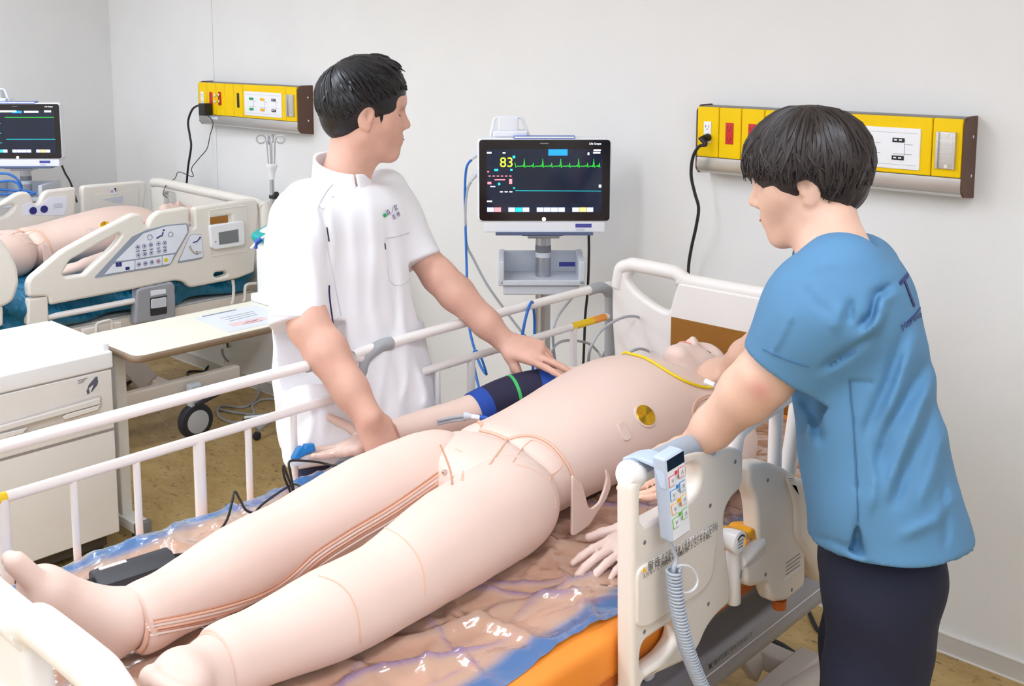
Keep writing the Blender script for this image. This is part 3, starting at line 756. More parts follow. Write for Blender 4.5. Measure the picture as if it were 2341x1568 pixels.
# white swing bar rising to the head end
pipe = [onx(a, b, AX - .017) for a, b in A([(685, 345), (700, 260), (745, 210), (850, 140), (960, 60)])]
e = pipe[-1]; pipe += [e + V(0, .10, .005), e + V(0, .28, .006), e + V(0, .36, -.01), e + V(0, .39, -.06), e + V(0, .39, -.22)]
MB().tube(smooth_path(pipe, 6), .0135, 14).build('swing_bar', m_whiterail, ar)
q = onx(*A([(900, 110)])[0], AX - .017); MB().tube([q, q - V(0, 0, .17)], .0135, 12).build('swing_post', m_whiterail, ar)
q = onx(*A([(985, 330)])[0], AX - .02); MB().tube(smooth_path([q + V(0, .02, .12), q + V(0, .0, .03), q + V(0, -.02, -.05)], 5), .016, 12).build('swing_arm', m_beige, ar)
# latch with round dial and amber lever
def B(pts): return cr(1550, 1200, 4.26, pts)
q0, q1 = [onx(a, b, AX - .012) for a, b in B([(535, 240), (560, 745)])]
MB().cyl(q0, V(q0[0], (q0[1] + q1[1]) / 2, q1[2]), .0135, 18, bev=.003).build('latch_post', m_beige, ar)
MB().cyl(V(q0[0], (q0[1] + q1[1]) / 2, q1[2] + .052), V(q0[0], (q0[1] + q1[1]) / 2, q1[2] + .064), .0138, 18).build('latch_ring', m_ggrip, ar)
a0, a1 = [onx(a, b, AX - .006) for a, b in B([(600, 350), (800, 245)])]
MB().cyl(a0, V(a1[0], a1[1], a0[2] + .012), .014, 18, bev=.003).build('latch_arm', m_beige, ar)
d0 = onx(*B([(608, 175)])[0], AX + .012)
dl = MB().lathe(d0 - V(.035, 0, 0), (1, 0, 0), [(.017, 0), (.02, .012), (.0215, .03), (.0215, .034), (.018, .0355)], 26).build('latch_dial', m_whiterail, ar)
MB().lathe(d0, (1, 0, 0), [(.0165, 0), (.0165, .001)], 26).build('dial_face', m_plwhite, dl)
MB().tube([d0 + V(.0012, math.sin(a) * .0145, math.cos(a) * .0145) for a in np.linspace(-.9, .9, 10)], .0018, 6).build('dial_mark', m_dkink, dl)
MB().tube([d0 + V(.0012, math.sin(a) * .0145, math.cos(a) * .0145) for a in np.linspace(1.2, 2.4, 8)], .0018, 6).build('dial_mark', m_yl, dl)
for i in range(3): MB().box((d0[0] + .001, d0[1] - .009, d0[2] - .008 + i * .006), (d0[0] + .0014, d0[1] + .008, d0[2] - .006 + i * .006)).build('print', m_grey_ink, dl, False)
m_amber = M('amber_lever_plastic', (240, 166, 12), .4)
lv = plate('lever', [fillet([onx(a, b, AX - .03)[1:] for a, b in B([(455, 110), (460, 60), (500, 25), (590, 40), (620, 0), (720, -10), (770, 20), (775, 60), (690, 90), (660, 130), (600, 95), (540, 115)])], .006)], .05, .006, (AX - .005, 0, 0), (0, 1, 0), (0, 0, 1), (-1, 0, 0), m_amber, ar)
# warning print on the panel
wq = onx(*A([(200, 995)])[0], AX + .004)
def on_panel(a, b): q = onx(*A([(a, b)])[0], AX + .0045); return q
tri = [on_panel(a, b)[1:] for a, b in ((200, 978), (210, 948), (222, 970))]
plate('warning_triangle', [tri], .0006, .0001, (AX + .005, 0, 0), (0, 1, 0), (0, 0, 1), (-1, 0, 0), m_yl, pn)
text('warning_print', '\u8b66\u544a', .018, m_dkink, on_panel(226, 968), (0, 1, 0), (0, 0, 1), pn, lift=.001)
jp = '\u3059\u304d\u9593\u306b\u624b\u8db3\u3084\u9996\u3092\u5165\u308c\u306a\u3044\u3067\u304f\u3060\u3055\u3044'
for i, (a, b, n) in enumerate(((298, 905, 18), (298, 926, 18), (298, 947, 16), (200, 1010, 14))):
    text('warning_print', (jp + jp)[i * 3:i * 3 + n], .0095, m_dkink, on_panel(a, b), (0, 1, 0), (0, 0, 1), pn, lift=.001)

# ================================================================== handset with coiled cord
def Rm(pts): return cr(1400, 980, 5.227, pts)
HX = -.922
hs = thing('bed_handset', 'pale blue handset with rows of arrow buttons, hooked over the grey rail grip', 'remote control', (HX, 1.45, .85))
c4 = [onx(a, b, HX)[1:] for a, b in Rm([(628, 370), (850, 235), (938, 1228), (722, 1378)])]
m_hs = M('handset_pale_blue', (186, 200, 220), .42, var=.01)
m_screen = M('black_screen', (16, 16, 30), .12)
body = plate('body', [fillet(c4, .006)], .026, .005, (HX, 0, 0), (0, 1, 0), (0, 0, 1), (-1, 0, 0), m_hs, hs)
def hq(s_, t_):     # s across, t down on the front face
    a = c4[0] * (1 - s_) + c4[1] * s_; b = c4[3] * (1 - s_) + c4[2] * s_; return a * (1 - t_) + b * t_
def face(name, s0, s1, t0, t1, mat, par, lift=.0006):
    return plate(name, [[hq(s0, t0), hq(s1, t0), hq(s1, t1), hq(s0, t1)]], .0008, .0001, (HX + lift, 0, 0), (0, 1, 0), (0, 0, 1), (-1, 0, 0), mat, par)
face('front_label', .06, .96, .02, .97, m_plwhite, body)
face('screen', .06, .96, .02, .15, m_screen, body, .0012)
bt = [M('button_red', (220, 70, 80), .5), M('button_blue', (60, 140, 205), .5), M('button_amber', (238, 165, 40), .5), M('button_green', (95, 180, 70), .5)]
for r_ in range(4):
    t0 = .19 + r_ * .165
    for s0, ar_ in ((.10, 'V'), (.62, '\u039b')):
        tt = t0 + (.035 if s0 < .5 else 0)
        face('button_border', s0 - .035, s0 + .27, tt - .006, tt + .112, bt[r_], body, .0014)
        face('button', s0 - .005, s0 + .28, tt + .002, tt + .104, m_plwhite, body, .002)
        p = hq(s0 + .06, tt + .07); text('arrow', ar_, .0095, m_dkink, (HX + .0028, p[0], p[1]), (0, 1, 0), (0, 0, 1), body)
    p = hq(.46, t0 + .02); MB().box((HX + .001, p[0] - .003, p[1] - .003), (HX + .0018, p[0] + .004, p[1] + .003)).build('icon', bt[r_], body, False)
    p = hq(.44, t0 + .09); text('icon', '\u9ad8\u80cc\u811a\u5168'[r_], .007, m_dkink, (HX + .0016, p[0], p[1]), (0, 1, 0), (0, 0, 1), body)
# hook over the grip
gm = gp[2] * .35 + gp[3] * .65
hk = [(HX - .002, gm[2] - .012), (HX - .004, gm[2] + .012), (HX - .02, gm[2] + .026), (gm[0], gm[2] + .027), (gm[0] - .022, gm[2] + .018), (gm[0] - .028, gm[2] - .006), (gm[0] - .024, gm[2] - .008), (gm[0] - .018, gm[2] + .012), (gm[0], gm[2] + .021), (HX - .024, gm[2] + .018), (HX - .012, gm[2] - .012)]
yl0, yl1 = c4[0][0] + .004, c4[1][0] - .004
plate('hook', [[np.array(p) for p in hk]], yl1 - yl0, .002, (0, yl0, 0), (1, 0, 0), (0, 0, 1), (0, 1, 0), m_hs, hs)
m_coil = M('coil_cord_grey', (176, 184, 196), .45)
cs0 = V(HX - .013, hq(.12, .98)[0], hq(.12, .98)[1])
path = [cs0, onx(1545, 1275, -.93), onx(1540, 1300, -.93), onx(1541, 1330, -.93), onx(1551, 1400, -.925), onx(1567, 1470, -.92), onx(1590, 1535, -.915), onx(1620, 1600, -.91), onx(1660, 1670, -.92), onx(1700, 1720, -.98)]
sp = smooth_path(path, 12)
MB().tube(sp[:30], .0036, 8).build('cord', m_coil, hs)
pc = sp[24:]; 
seg = [0]; 
for i in range(1, len(pc)): seg.append(seg[-1] + np.linalg.norm(pc[i] - pc[i - 1]))
hel = []; Lh = seg[-1]; turns = Lh / .0062
for k in range(int(turns * 10)):
    s_ = Lh * k / (turns * 10); p = np.array([np.interp(s_, seg, [q[i] for q in pc]) for i in range(3)])
    a = 2 * PI * k / 10; hel.append(p + V(math.cos(a), math.sin(a), 0) * .0115)
MB().tube(hel, .0026, 6).build('coil', m_coil, hs)
rg = [onx(a, b, -.93) for a, b in ((1545, 1296), (1560, 1292), (1580, 1298), (1594, 1320), (1590, 1342), (1572, 1355), (1550, 1350), (1536, 1335), (1532, 1320))]
tag(MB().tube(smooth_path(rg, 6), .0022, 8).build('cord_hook', m_plwhite), 'thin white wire loop holding the coiled grey handset cord', 'hook')
# ================================================================== patient monitors on stands
m_mwhite = M('monitor_white', (236, 238, 244), .35, var=.01)
m_bezel = M('monitor_glass_black', (22, 14, 18), .12, var=.02)
m_scr = M('monitor_screen', (14, 24, 46), .08, var=.25, scale=4, emis=.5)
m_lgrey = M('light_grey_plastic', (206, 210, 218), .45, var=.015)
m_bgrey = M('blue_grey_metal', (96, 108, 140), .4, metal=.3)
m_steel = M('steel_pole', (186, 188, 194), .28, metal=.8)
m_blue = M('blue_plastic', (40, 90, 190), .4)
m_bluecable = M('blue_cable', (24, 104, 190), .4)
m_greycable = M('grey_cable', (176, 178, 184), .45)
m_violet = M('violet_sticker', (70, 74, 160), .5)
def glow(name, rgb, e=1.6): return M(name, rgb, .4, emis=e)
g_green, g_yg, g_cyan, g_pink, g_wht, g_blue, g_lav, g_or = [glow('glow_' + n, c) for n, c in (('green', (40, 200, 50)), ('lime', (190, 220, 50)), ('cyan', (20, 165, 175)), ('pink', (225, 120, 130)), ('white', (225, 230, 235)), ('blue', (20, 120, 200)), ('lavender', (160, 170, 215)), ('orange', (240, 180, 100)))]
def monitor(O, s, label, wave2=True):
    NN = -FWH
    def L(cx, cy, w=0.0): return O + RT * (cx - 843) / 3.92 * s + Z3 * (674 - cy) / 3.92 * s + NN * w
    t = thing('patient_monitor', label, 'monitor', (O[0], O[1], 0), 'patient monitors on wheeled stands')
    def bx(name, x0, y0, x1, y1, w0, w1, mat, par, bev=.0):
        c = (L(x0, y0, w0) + L(x1, y1, w1)) / 2
        return MB().obox(c, (RT, Z3, NN), (abs(x1 - x0) / 7.84 * s, abs(y1 - y0) / 7.84 * s, abs(w1 - w0) / 2), bev).build(name, mat, par, bev > 0)
    def rr(name, x0, y0, x1, y1, w0, th, rad, mat, par, bev=.002):
        k = s / 3.92
        pts = fillet([V((x0 - 843) * k, (674 - y0) * k), V((x1 - 843) * k, (674 - y0) * k), V((x1 - 843) * k, (674 - y1) * k), V((x0 - 843) * k, (674 - y1) * k)], rad)
        return plate(name, [pts], th, bev, O + NN * w0, RT, Z3, NN, mat, par)
    case = rr('case', 240, 293, 1438, 1056, -.045, .05, .018, m_mwhite, t, .006)
    gl = rr('front_glass', 258, 308, 1428, 1040, .004, .002, .013, m_bezel, t, .0006)
    sc = bx('screen', 325, 393, 1358, 962, .0055, .0064, m_scr, t)
    W0 = .0068
    def line(pts, r, mat, nm): return MB().tube([L(a, b, W0) for a, b in pts], r, 4).build(nm, mat, sc, False)
    # heart trace
    if wave2:
        tr = []; x = 578
        beats = [578, 660, 740, 825, 905, 985, 1065, 1145, 1225, 1280, 1330]
        for i, b0 in enumerate(beats):
            h = 75 if i % 2 else 38
            tr += [(b0 - 26, 545), (b0 - 14, 540), (b0 - 6, 552), (b0, 552 - h), (b0 + 7, 556), (b0 + 24, 543), (b0 + 38, 546)]
        tr = [p for p in sorted(tr) if 578 <= p[0] <= 1350]
        line(tr, .0011, g_green, 'heart_trace')
        line([(580, 766), (1350, 769)], .0009, g_cyan, 'pulse_trace')
        text('heart_rate', '83', 125 / 3.92 * s, g_yg, L(440, 552, W0), RT, Z3, sc)
        bx('alarm_field', 875, 393, 1046, 450, .0064, .007, g_blue, sc)
        for i in range(6): bx('dash', 340 + 37 * i, 630, 362 + 37 * i, 638, .0064, .007, g_pink, sc)
        for i in range(3): bx('dash', 443 + 42 * i, 771, 470 + 42 * i, 780, .0064, .007, g_wht, sc)
        for (a, b, c_, d, mm) in ((327, 418, 368, 432, g_wht), (468, 421, 492, 432, g_wht), (1278, 395, 1342, 408, g_wht), (1275, 417, 1338, 432, g_wht), (1226, 423, 1240, 444, g_wht), (392, 570, 428, 590, g_cyan), (535, 570, 556, 588, g_cyan), (330, 590, 346, 600, g_pink), (395, 662, 490, 672, g_pink), (332, 686, 366, 708, g_pink), (525, 660, 552, 706, g_pink), (425, 694, 446, 716, g_cyan), (355, 724, 402, 733, g_lav), (327, 856, 372, 868, g_wht), (556, 450, 580, 474, g_cyan), (560, 735, 578, 748, g_cyan), (1328, 712, 1350, 738, g_wht)):
            bx('readout', a, b, c_, d, .0064, .007, mm, sc)
    else:
        for y_, mm in ((486, g_green), (780, g_cyan)): line([(700, y_), (1355, y_)], .0011, mm, 'trace')
        for y_ in (420, 570, 700, 830): line([(325, y_), (640, y_)], .0011, g_green if y_ < 600 else g_cyan, 'trace')
        bx('alarm_field', 800, 400, 930, 430, .0064, .007, g_blue, sc); bx('readout', 540, 395, 860, 420, .0064, .007, g_wht, sc); bx('readout', 960, 402, 1150, 425, .0064, .007, g_wht, sc)
        bx('readout', 1230, 395, 1320, 420, .0064, .007, g_wht, sc)
    k_ = 0
    for x0, cols in ((328, (g_lav, g_pink)), (518, (g_lav, g_cyan, g_lav)), (773, (g_lav,) * 4), (1092, (g_lav, g_or, g_lav))):
        for i, mm in enumerate(cols): bx('soft_key', x0 + i * 64, 918, x0 + i * 64 + 60, 958, .0064, .007, mm, sc)
    text('brand_print', 'Life Scope', 26 / 3.92 * s, g_wht, L(1238, 352, .0062), RT, Z3, gl)
    bx('brand_print', 800, 337, 876, 346, .006, .0064, m_grey_ink, gl)
    pb = L(838, 1024, .006); MB().lathe(pb, NN, [(18 / 3.92 * s, 0), (18 / 3.92 * s, .002)], 14).build('power_light', glow('glow_warm', (250, 245, 200), 1.2), gl)
    bx('alarm_lamp', 565, 277, 1115, 308, -.03, .005, m_blue, t, .003)
    bx('alarm_lens', 572, 280, 1108, 296, .004, .0056, m_plwhite, t, .0004)
    # handle and top device
    hp = [L(a, b, -.05) for a, b in ((355, 300), (378, 200), (395, 130), (420, 118), (620, 118), (645, 130), (675, 215), (705, 300))]
    MB().tube(hp, .0055, 8).build('handle', m_mwhite, t)
    bx('top_module', 428, 116, 610, 240, -.09, -.03, m_mwhite, t, .006)
    bx('top_module', 380, 236, 690, 292, -.1, -.02, m_mwhite, t, .006)
    rr('chin', 300, 1052, 1387, 1147, -.05, .052, .006, m_mwhite, t, .003)
    bx('model_sticker', 1122, 1068, 1268, 1103, .002, .0026, m_violet, t)
    bx('model_sticker', 1126, 1112, 1205, 1132, .002, .0026, m_lgrey, t)
    rr('base_plate', 403, 1143, 1282, 1172, -.14, .15, .003, m_bgrey, t, .001)
    bx('mount', 640, 1170, 1010, 1182, -.12, -.0, m_bgrey, t, .002)
    bx('mount_clamp', 692, 1180, 985, 1216, -.1, -.02, m_steel, t, .004)
    P0, P1 = L(838, 1180, -.07), L(838, 1180, -.07); P1 = P1.copy(); P1[2] = .12
    pole = MB().cyl(P0, P1, .026, 24).build('pole', m_steel, t)
    pt = L(838, 1330, -.07); MB().cyl(pt + V(0, 0, .012), pt - V(0, 0, .012), .0268, 24).build('pole_label', m_grey_ink, pole)
    pt = L(838, 1365, -.07); MB().cyl(pt + V(0, 0, .006), pt - V(0, 0, .016), .0267, 24).build('pole_label', m_lgrey, pole)
    # tray: open basket
    w0, w1 = -.16, .06
    tr_ = MB()
    for a in ((425, 1384, 480, 1600, w0, w1), (1150, 1384, 1205, 1600, w0, w1)):
        c = (L(a[0], a[1], a[4]) + L(a[2], a[3], a[5])) / 2
        tr_.obox(c, (RT, Z3, NN), (abs(a[2] - a[0]) / 7.84 * s, abs(a[3] - a[1]) / 7.84 * s, (w1 - w0) / 2), .004)
    for a in ((470, 1395, 1160, 1600, w0, w0 + .012), (425, 1555, 1205, 1605, w1 - .014, w1), (430, 1590, 1200, 1605, w0, w1)):
        c = (L(a[0], a[1], a[4]) + L(a[2], a[3], a[5])) / 2
        tr_.obox(c, (RT, Z3, NN), (abs(a[2] - a[0]) / 7.84 * s, abs(a[3] - a[1]) / 7.84 * s, (a[5] - a[4]) / 2), .003)
    tro = tr_.build('tray', m_lgrey, t)
    bx('tray_base', 470, 1605, 1155, 1695, w0 + .01, w1 - .01, m_lgrey, tro, .006)
    bx('tray_sticker', 995, 1503, 1145, 1545, w0 + .0125, w0 + .0135, m_violet, tro)
    # wheeled foot
    for i in range(5):
        a = 2 * PI * i / 5 + .3; d = V(math.cos(a), math.sin(a), 0)
        MB().tube([V(P1[0], P1[1], .13), V(P1[0], P1[1], .10) + d * .14, V(P1[0], P1[1], .085) + d * .27], [.022, .018, .014], 10).build('foot', m_lgrey, t)
        c = V(P1[0], P1[1], 0) + d * .27
        MB().lathe(c + V(-.012, 0, .038), (1, 0, 0), [(.03, 0), (.038, .004), (.038, .02), (.03, .024)], 18).build('caster', m_tyre, t)
    # plugs on the left edge
    for a, b, c_, d in ((185, 430, 242, 492), (170, 580, 242, 700)):
        MB().tube([L(245, b + 15, -.02), L(215, (b + d) / 2, -.02), L(a, d, -.02)], [.010, .009, .004], 10).build('plug', m_lgrey, t)
    return L
DM1 = 3.55; O1 = atd(1245, 412, DM1); S1 = DM1 / FPX
L1 = monitor(O1, S1, 'patient monitor showing a green heart trace and 83, beside the beige headboard')
DM2 = 5.3; O2 = atd(39, 300, DM2); S2 = DM1 / FPX
L2 = monitor(O2, S2, 'patient monitor with flat traces on its screen, behind the teal mattress bed', False)
# cables of the near monitor
def mpt(x, y, w=-.02): return O1 + RT * (x - 1245) * S1 + Z3 * (412 - y) * S1 - FWH * w
cable('monitor_cable', [mpt(1078, 366), mpt(1066, 385), mpt(1062, 440), mpt(1063, 520), mpt(1067, 640, .03), mpt(1070, 700, .08), mpt(1078, 745, .15), mpt(1098, 800, .2), mpt(1115, 815, .25), mpt(1100, 770, .25), mpt(1088, 765, .25), mpt(1087, 790, .25), mpt(1100, 835, .3), mpt(1120, 868, .4), mpt(1150, 875, .5)], .0042, m_bluecable, 'blue hose looping from the monitor edge down to the navy arm cuff', n=8)
cable('monitor_cable', [mpt(1076, 418), mpt(1068, 435), mpt(1063, 480), mpt(1065, 560), mpt(1082, 600), mpt(1110, 655), mpt(1140, 700), mpt(1180, 755), mpt(1215, 800), mpt(1245, 850)], .0042, m_greycable, 'grey cable falling from the monitor plug across the wall behind the rail')
cable('monitor_cable', [mpt(1350, 540, -.06), mpt(1352, 600, -.08), mpt(1350, 680, -.08), mpt(1345, 740, -.08), mpt(1343, 800, -.08), mpt(1340, 900, -.08)], .0045, m_blackc, 'black cable hanging from under the monitor beside the tray')
BLX = -1.93
cable('hose_loop', [onx(1180, 850, BLX), onx(1195, 760, BLX), onx(1205, 715, RXF + .016), onx(1216, 690, RXF + .012), onx(1221, 715, RXF - .02), onx(1222, 760, RXF - .03), onx(1218, 850, RXF - .03), onx(1215, 900, RXF - .04)], .0042, m_bluecable, 'blue hose hooked over the top bar of the far rail')
for i, (pp, lb) in enumerate((([(1280, 880), (1266, 800), (1268, 740), (1300, 690), (1335, 660), (1375, 660), (1405, 690), (1415, 740), (1405, 775), (1380, 810), (1375, 830)], 'grey cable arching high over the rail corner beside the headboard'),
                              ([(1345, 830), (1350, 795), (1375, 755), (1420, 727), (1460, 725), (1488, 750), (1498, 790), (1492, 830), (1490, 850)], 'grey cable loop standing beside the dummy\'s chin'),
                              ([(1258, 830), (1263, 800), (1280, 782), (1310, 778), (1345, 785), (1365, 802), (1375, 820)], 'low grey cable loop behind the dummy\'s chest'),
                              ([(1430, 820), (1440, 805), (1465, 797), (1490, 808), (1500, 830)], 'small grey cable loop under the yellow lead'))):
    X0 = RXF - .06 if i != 1 and i != 3 else -1.80
    cable('monitor_lead', [onx(a, b, X0 + .03 * math.sin(k)) for k, (a, b) in enumerate(pp)], .0042, m_greycable, lb)
cable('monitor_cable', [O2 + RT * (124 - 39) * DM2 / FPX + Z3 * (300 - 378) * DM2 / FPX + FWH * .06, O2 + RT * (130 - 39) * DM2 / FPX + Z3 * (300 - 400) * DM2 / FPX + FWH * .07, O2 + RT * (140 - 39) * DM2 / FPX + Z3 * (300 - 425) * DM2 / FPX + FWH * .08, O2 + RT * (152 - 39) * DM2 / FPX + Z3 * (300 - 470) * DM2 / FPX + FWH * .08], .005, m_blackc, 'black cable slanting down from the flat-trace monitor behind the teal bed')
def m2(x, y, w=.05): return O2 + RT * (x - 39) * DM2 / FPX + Z3 * (300 - y) * DM2 / FPX - FWH * w
for i, pp in enumerate(([(-40, 400), (0, 393), (30, 393), (50, 403), (60, 420), (56, 432), (30, 430), (-30, 425)], [(-40, 420), (0, 412), (40, 408), (58, 415), (66, 428), (95, 436), (40, 438), (-40, 436)])):
    cable('blue_hose', [m2(a, b, .09 + .02 * i) for a, b in pp], .006, m_bluecable, ('upper' if i == 0 else 'lower') + ' loop of blue hose piled in the tray behind the teal bed', 'hose')

# ================================================================== bed with the teal mattress
B2C = -4.65; B2N = -4.13; B2F = -5.17
m_cream = M('cream_bed_plastic', (234, 228, 218), .42, var=.012)
m_grey_unit = M('grey_latch_plastic', (158, 160, 166), .45, var=.02)
m_slate = M('slate_panel', (150, 158, 174), .45)
m_keypad = M('keypad_white', (232, 236, 246), .4)
def teal_material():
    m = M('teal_mattress_cover', (12, 112, 150), .35, var=.12, scale=5, bump=.0)
    nt = m.node_tree; b = nt.nodes['Principled BSDF']
    tc = nt.nodes.new('ShaderNodeTexCoord'); mp = nt.nodes.new('ShaderNodeMapping'); mp.inputs['Rotation'].default_value = (.9, 0, 0); mp.inputs['Scale'].default_value = (1, 3, 1)
    nz = nt.nodes.new('ShaderNodeTexNoise'); nz.inputs['Scale'].default_value = 9; nz.inputs['Detail'].default_value = 3
    bp = nt.nodes.new('ShaderNodeBump'); bp.inputs['Strength'].default_value = .9; bp.inputs['Distance'].default_value = .03
    nt.links.new(tc.outputs['Object'], mp.inputs[0]); nt.links.new(mp.outputs[0], nz.inputs['Vector']); nt.links.new(nz.outputs['Fac'], bp.inputs['Height']); nt.links.new(bp.outputs[0], b.inputs['Normal'])
    return m
m_teal = teal_material()
bed2 = thing('hospital_bed', 'cream hospital bed with molded side rails and button panel, under the teal mattress', 'bed', (B2C, 2.0, 0))
Y2F, Y2H = .95, 2.76
mt2 = SDF()
mt2.stack((0, 1, 0), (1, 0, 0), [((B2C, y, .688), .47, .085) for y in (Y2F + .05, 1.5, 2.1, Y2H - .03)], pw=7, cap=.03)
me = mt2.mesh('mattress', .012, disp=lambda X: .007 * np.sin(X[:, 1] * 16 + X[:, 2] * 30) * np.sin(X[:, 2] * 22 + X[:, 1] * 3))
tag(put('mattress', me, m_teal, smooth=True), 'teal wrinkled mattress on the cream bed', 'mattress')
# near rail, one molded plate
o = [(65, 679), (63, 650), (70, 634), (142, 574), (207, 538), (291, 495), (305, 488), (320, 489), (327, 498), (332, 514), (339, 516), (344, 503), (351, 493), (365, 483), (427, 474), (433, 477), (434.5, 518), (439, 522), (446, 520), (444, 475), (579, 454), (588, 457), (592, 481), (582, 622), (545, 637), (496, 647), (444, 657), (434, 657), (422, 646), (412, 643), (399, 642), (310, 661), (115, 698), (111, 678)]
hh = [(143, 627), (160, 596), (230, 556), (272, 533), (279, 538), (262, 561), (200, 620), (194, 627), (150, 633)]
hs_ = [(489, 630), (493, 623), (516, 620.5), (521, 628), (497, 636)]
hw = [(481, 498), (530, 491), (531, 510), (481, 516)]
LL = [fillet([onx(a, b, B2N)[1:] for a, b in lp], r) for lp, r in ((o, .012), (hh, .012), (hs_, .01), (hw, .004))]
r2 = plate('side_rail', LL, .04, .011, (B2N, 0, 0), (0, 1, 0), (0, 0, 1), (-1, 0, 0), m_cream, bed2)
def on2(pts, name, mat, par, lift, th=.002, r=.004, bev=.0004):
    return plate(name, [fillet([onx(a, b, B2N)[1:] for a, b in pts], r)], th, bev, (B2N + lift, 0, 0), (0, 1, 0), (0, 0, 1), (-1, 0, 0), mat, par)
cp = on2([(215, 634), (301, 541), (333, 526), (380, 514), (426, 510), (431, 515), (431, 531), (390, 604), (383, 608), (300, 621), (220, 635)], 'control_panel', m_slate, r2, .002)
kp = on2([(263, 597), (327, 534), (380, 517), (425, 513), (428, 530), (401, 577), (300, 593)], 'keypad', m_keypad, cp, .0034, r=.003)
on2([(239, 627), (259, 603), (307, 595), (307, 616)], 'keypad', m_keypad, cp, .0034, r=.003)
on2([(309, 595), (369, 585.5), (369, 606), (309, 615.5)], 'keypad', m_keypad, cp, .0034, r=.002)
on2([(371, 585), (398, 581), (389, 602), (371, 605.5)], 'keypad', m_keypad, cp, .0034, r=.002)
def ring(x, y, rad, mat, par, n=14):
    q = onx(x, y, B2N + .0045); MB().tube([q + V(0, math.cos(a) * rad, math.sin(a) * rad) for a in np.linspace(0, 2 * PI, n, endpoint=False)], .0008, 4, True).build('key', mat, par, False)
    return q
def dot(x, y, rad, mat, par): q = onx(x, y, B2N + .004); MB().lathe(q, (1, 0, 0), [(rad, 0), (rad, .001)], 10).build('icon', mat, par, False)
for a, b in cr(300, 440, 6.03, [(90, 755), (180, 740), (270, 722), (375, 705), (462, 695), (95, 865), (187, 848), (277, 832), (380, 810), (467, 800)]):
    ring(a, b, .0085, m_navy_ink, kp); dot(a, b, .0035, m_navy_ink, kp)
for a, b in cr(300, 440, 6.03, [(90, 808), (182, 800), (275, 780), (375, 765), (462, 752)]):
    q = onx(a, b, B2N + .0042); MB().box((q[0], q[1] - .008, q[2] - .0015), (q[0] + .0006, q[1] + .008, q[2] + .0015)).build('icon', m_navy_ink, kp, False)
for a, b in cr(300, 440, 6.03, [(258, 618), (542, 578)]): ring(a, b, .011, m_navy_ink, kp)
for a, b, mm in [(*p, m_navy_ink) for p in cr(300, 440, 6.03, [(105, 992), (195, 978), (285, 960)])] + [(*cr(300, 440, 6.03, [(375, 948)])[0], m_red)]: ring(a, b, .0085, m_navy_ink, kp); dot(a, b, .004, mm, kp)
dot(*cr(300, 440, 6.03, [(478, 930)])[0], .009, M('yellow_key', (225, 205, 20), .5), kp)
for pts in ([(268, 605), (275, 604)], [(290, 612), (294, 611.5)]):
    for a, b in pts: q = onx(a, b, B2N + .0042); MB().box((q[0], q[1] - .006, q[2] - .009), (q[0] + .0006, q[1] + .006, q[2] + .009) if pts[0][0] < 280 else (q[0] + .0006, q[1] + .004, q[2] + .003)).build('icon', m_navy_ink, kp, False)
def person_icon(pts, head, rad, par):
    MB().tube([onx(a, b, B2N + .0045) for a, b in pts], rad, 6).build('icon', m_navy_ink, par, False); dot(*head, rad * 1.6, m_navy_ink, par)
person_icon(cr(300, 440, 6.03, [(350, 632), (400, 600), (425, 595), (440, 545)]), cr(300, 440, 6.03, [(448, 520)])[0], .0028, kp)
ag = on2(cr(300, 440, 6.03, [(635, 975), (640, 950), (800, 600), (830, 570), (970, 572), (992, 890), (960, 918)]), 'angle_gauge', m_slate, r2, .002)
ag2 = on2(cr(300, 440, 6.03, [(655, 945), (805, 605), (832, 578), (965, 580), (985, 880), (960, 893)]), 'gauge_face', m_keypad, ag, .0034)
person_icon(cr(300, 440, 6.03, [(850, 690), (905, 675), (940, 635)]), cr(300, 440, 6.03, [(948, 620)])[0], .0025, ag2)
q = [onx(a, b, B2N + .0045) for a, b in cr(300, 440, 6.03, [(805, 735), (830, 790), (880, 835), (960, 818)])]
MB().tube(smooth_path(q, 6), .004, 6).build('gauge_arc', M('tan_print', (190, 178, 160), .5), ag2)
dot(*cr(300, 440, 6.03, [(905, 832)])[0], .0075, m_blue, ag2)
# recess line and pendant
q = [onx(a, b, B2N + .0005) for a, b in cr(300, 440, 6.03, [(1075, 270), (1090, 245), (1560, 180), (1580, 200), (1600, 780), (1580, 810), (1110, 880), (1090, 860)])]
MB().tube(q, .003, 6, True).build('recess_rim', m_cream, r2)
pd = thing('bed_pendant', 'white pendant with a grey display, hung on the cream molded rail', 'remote control', onx(520, 540, B2N + .02))
pq = [onx(a, b, B2N + .022)[1:] for a, b in cr(300, 440, 6.03, [(1085, 460), (1530, 393), (1560, 415), (1572, 700), (1548, 732), (1165, 790), (1115, 760)])]
pdb = plate('body', [fillet(pq, .008)], .02, .005, (B2N + .022, 0, 0), (0, 1, 0), (0, 0, 1), (-1, 0, 0), m_plwhite, pd)
pq = [onx(a, b, B2N + .023)[1:] for a, b in cr(300, 440, 6.03, [(1205, 552), (1475, 505), (1485, 682), (1215, 722)])]
plate('display', [pq], .001, .0002, (B2N + .023, 0, 0), (0, 1, 0), (0, 0, 1), (-1, 0, 0), M('lcd_grey', (120, 124, 126), .25), pdb)
q = onx(300 + 1165 / 6.03, 440 + 680 / 6.03, B2N + .022); MB().lathe(q, (1, 0, 0), [(.003, 0), (.003, .001)], 10).build('button', m_dkink, pdb)
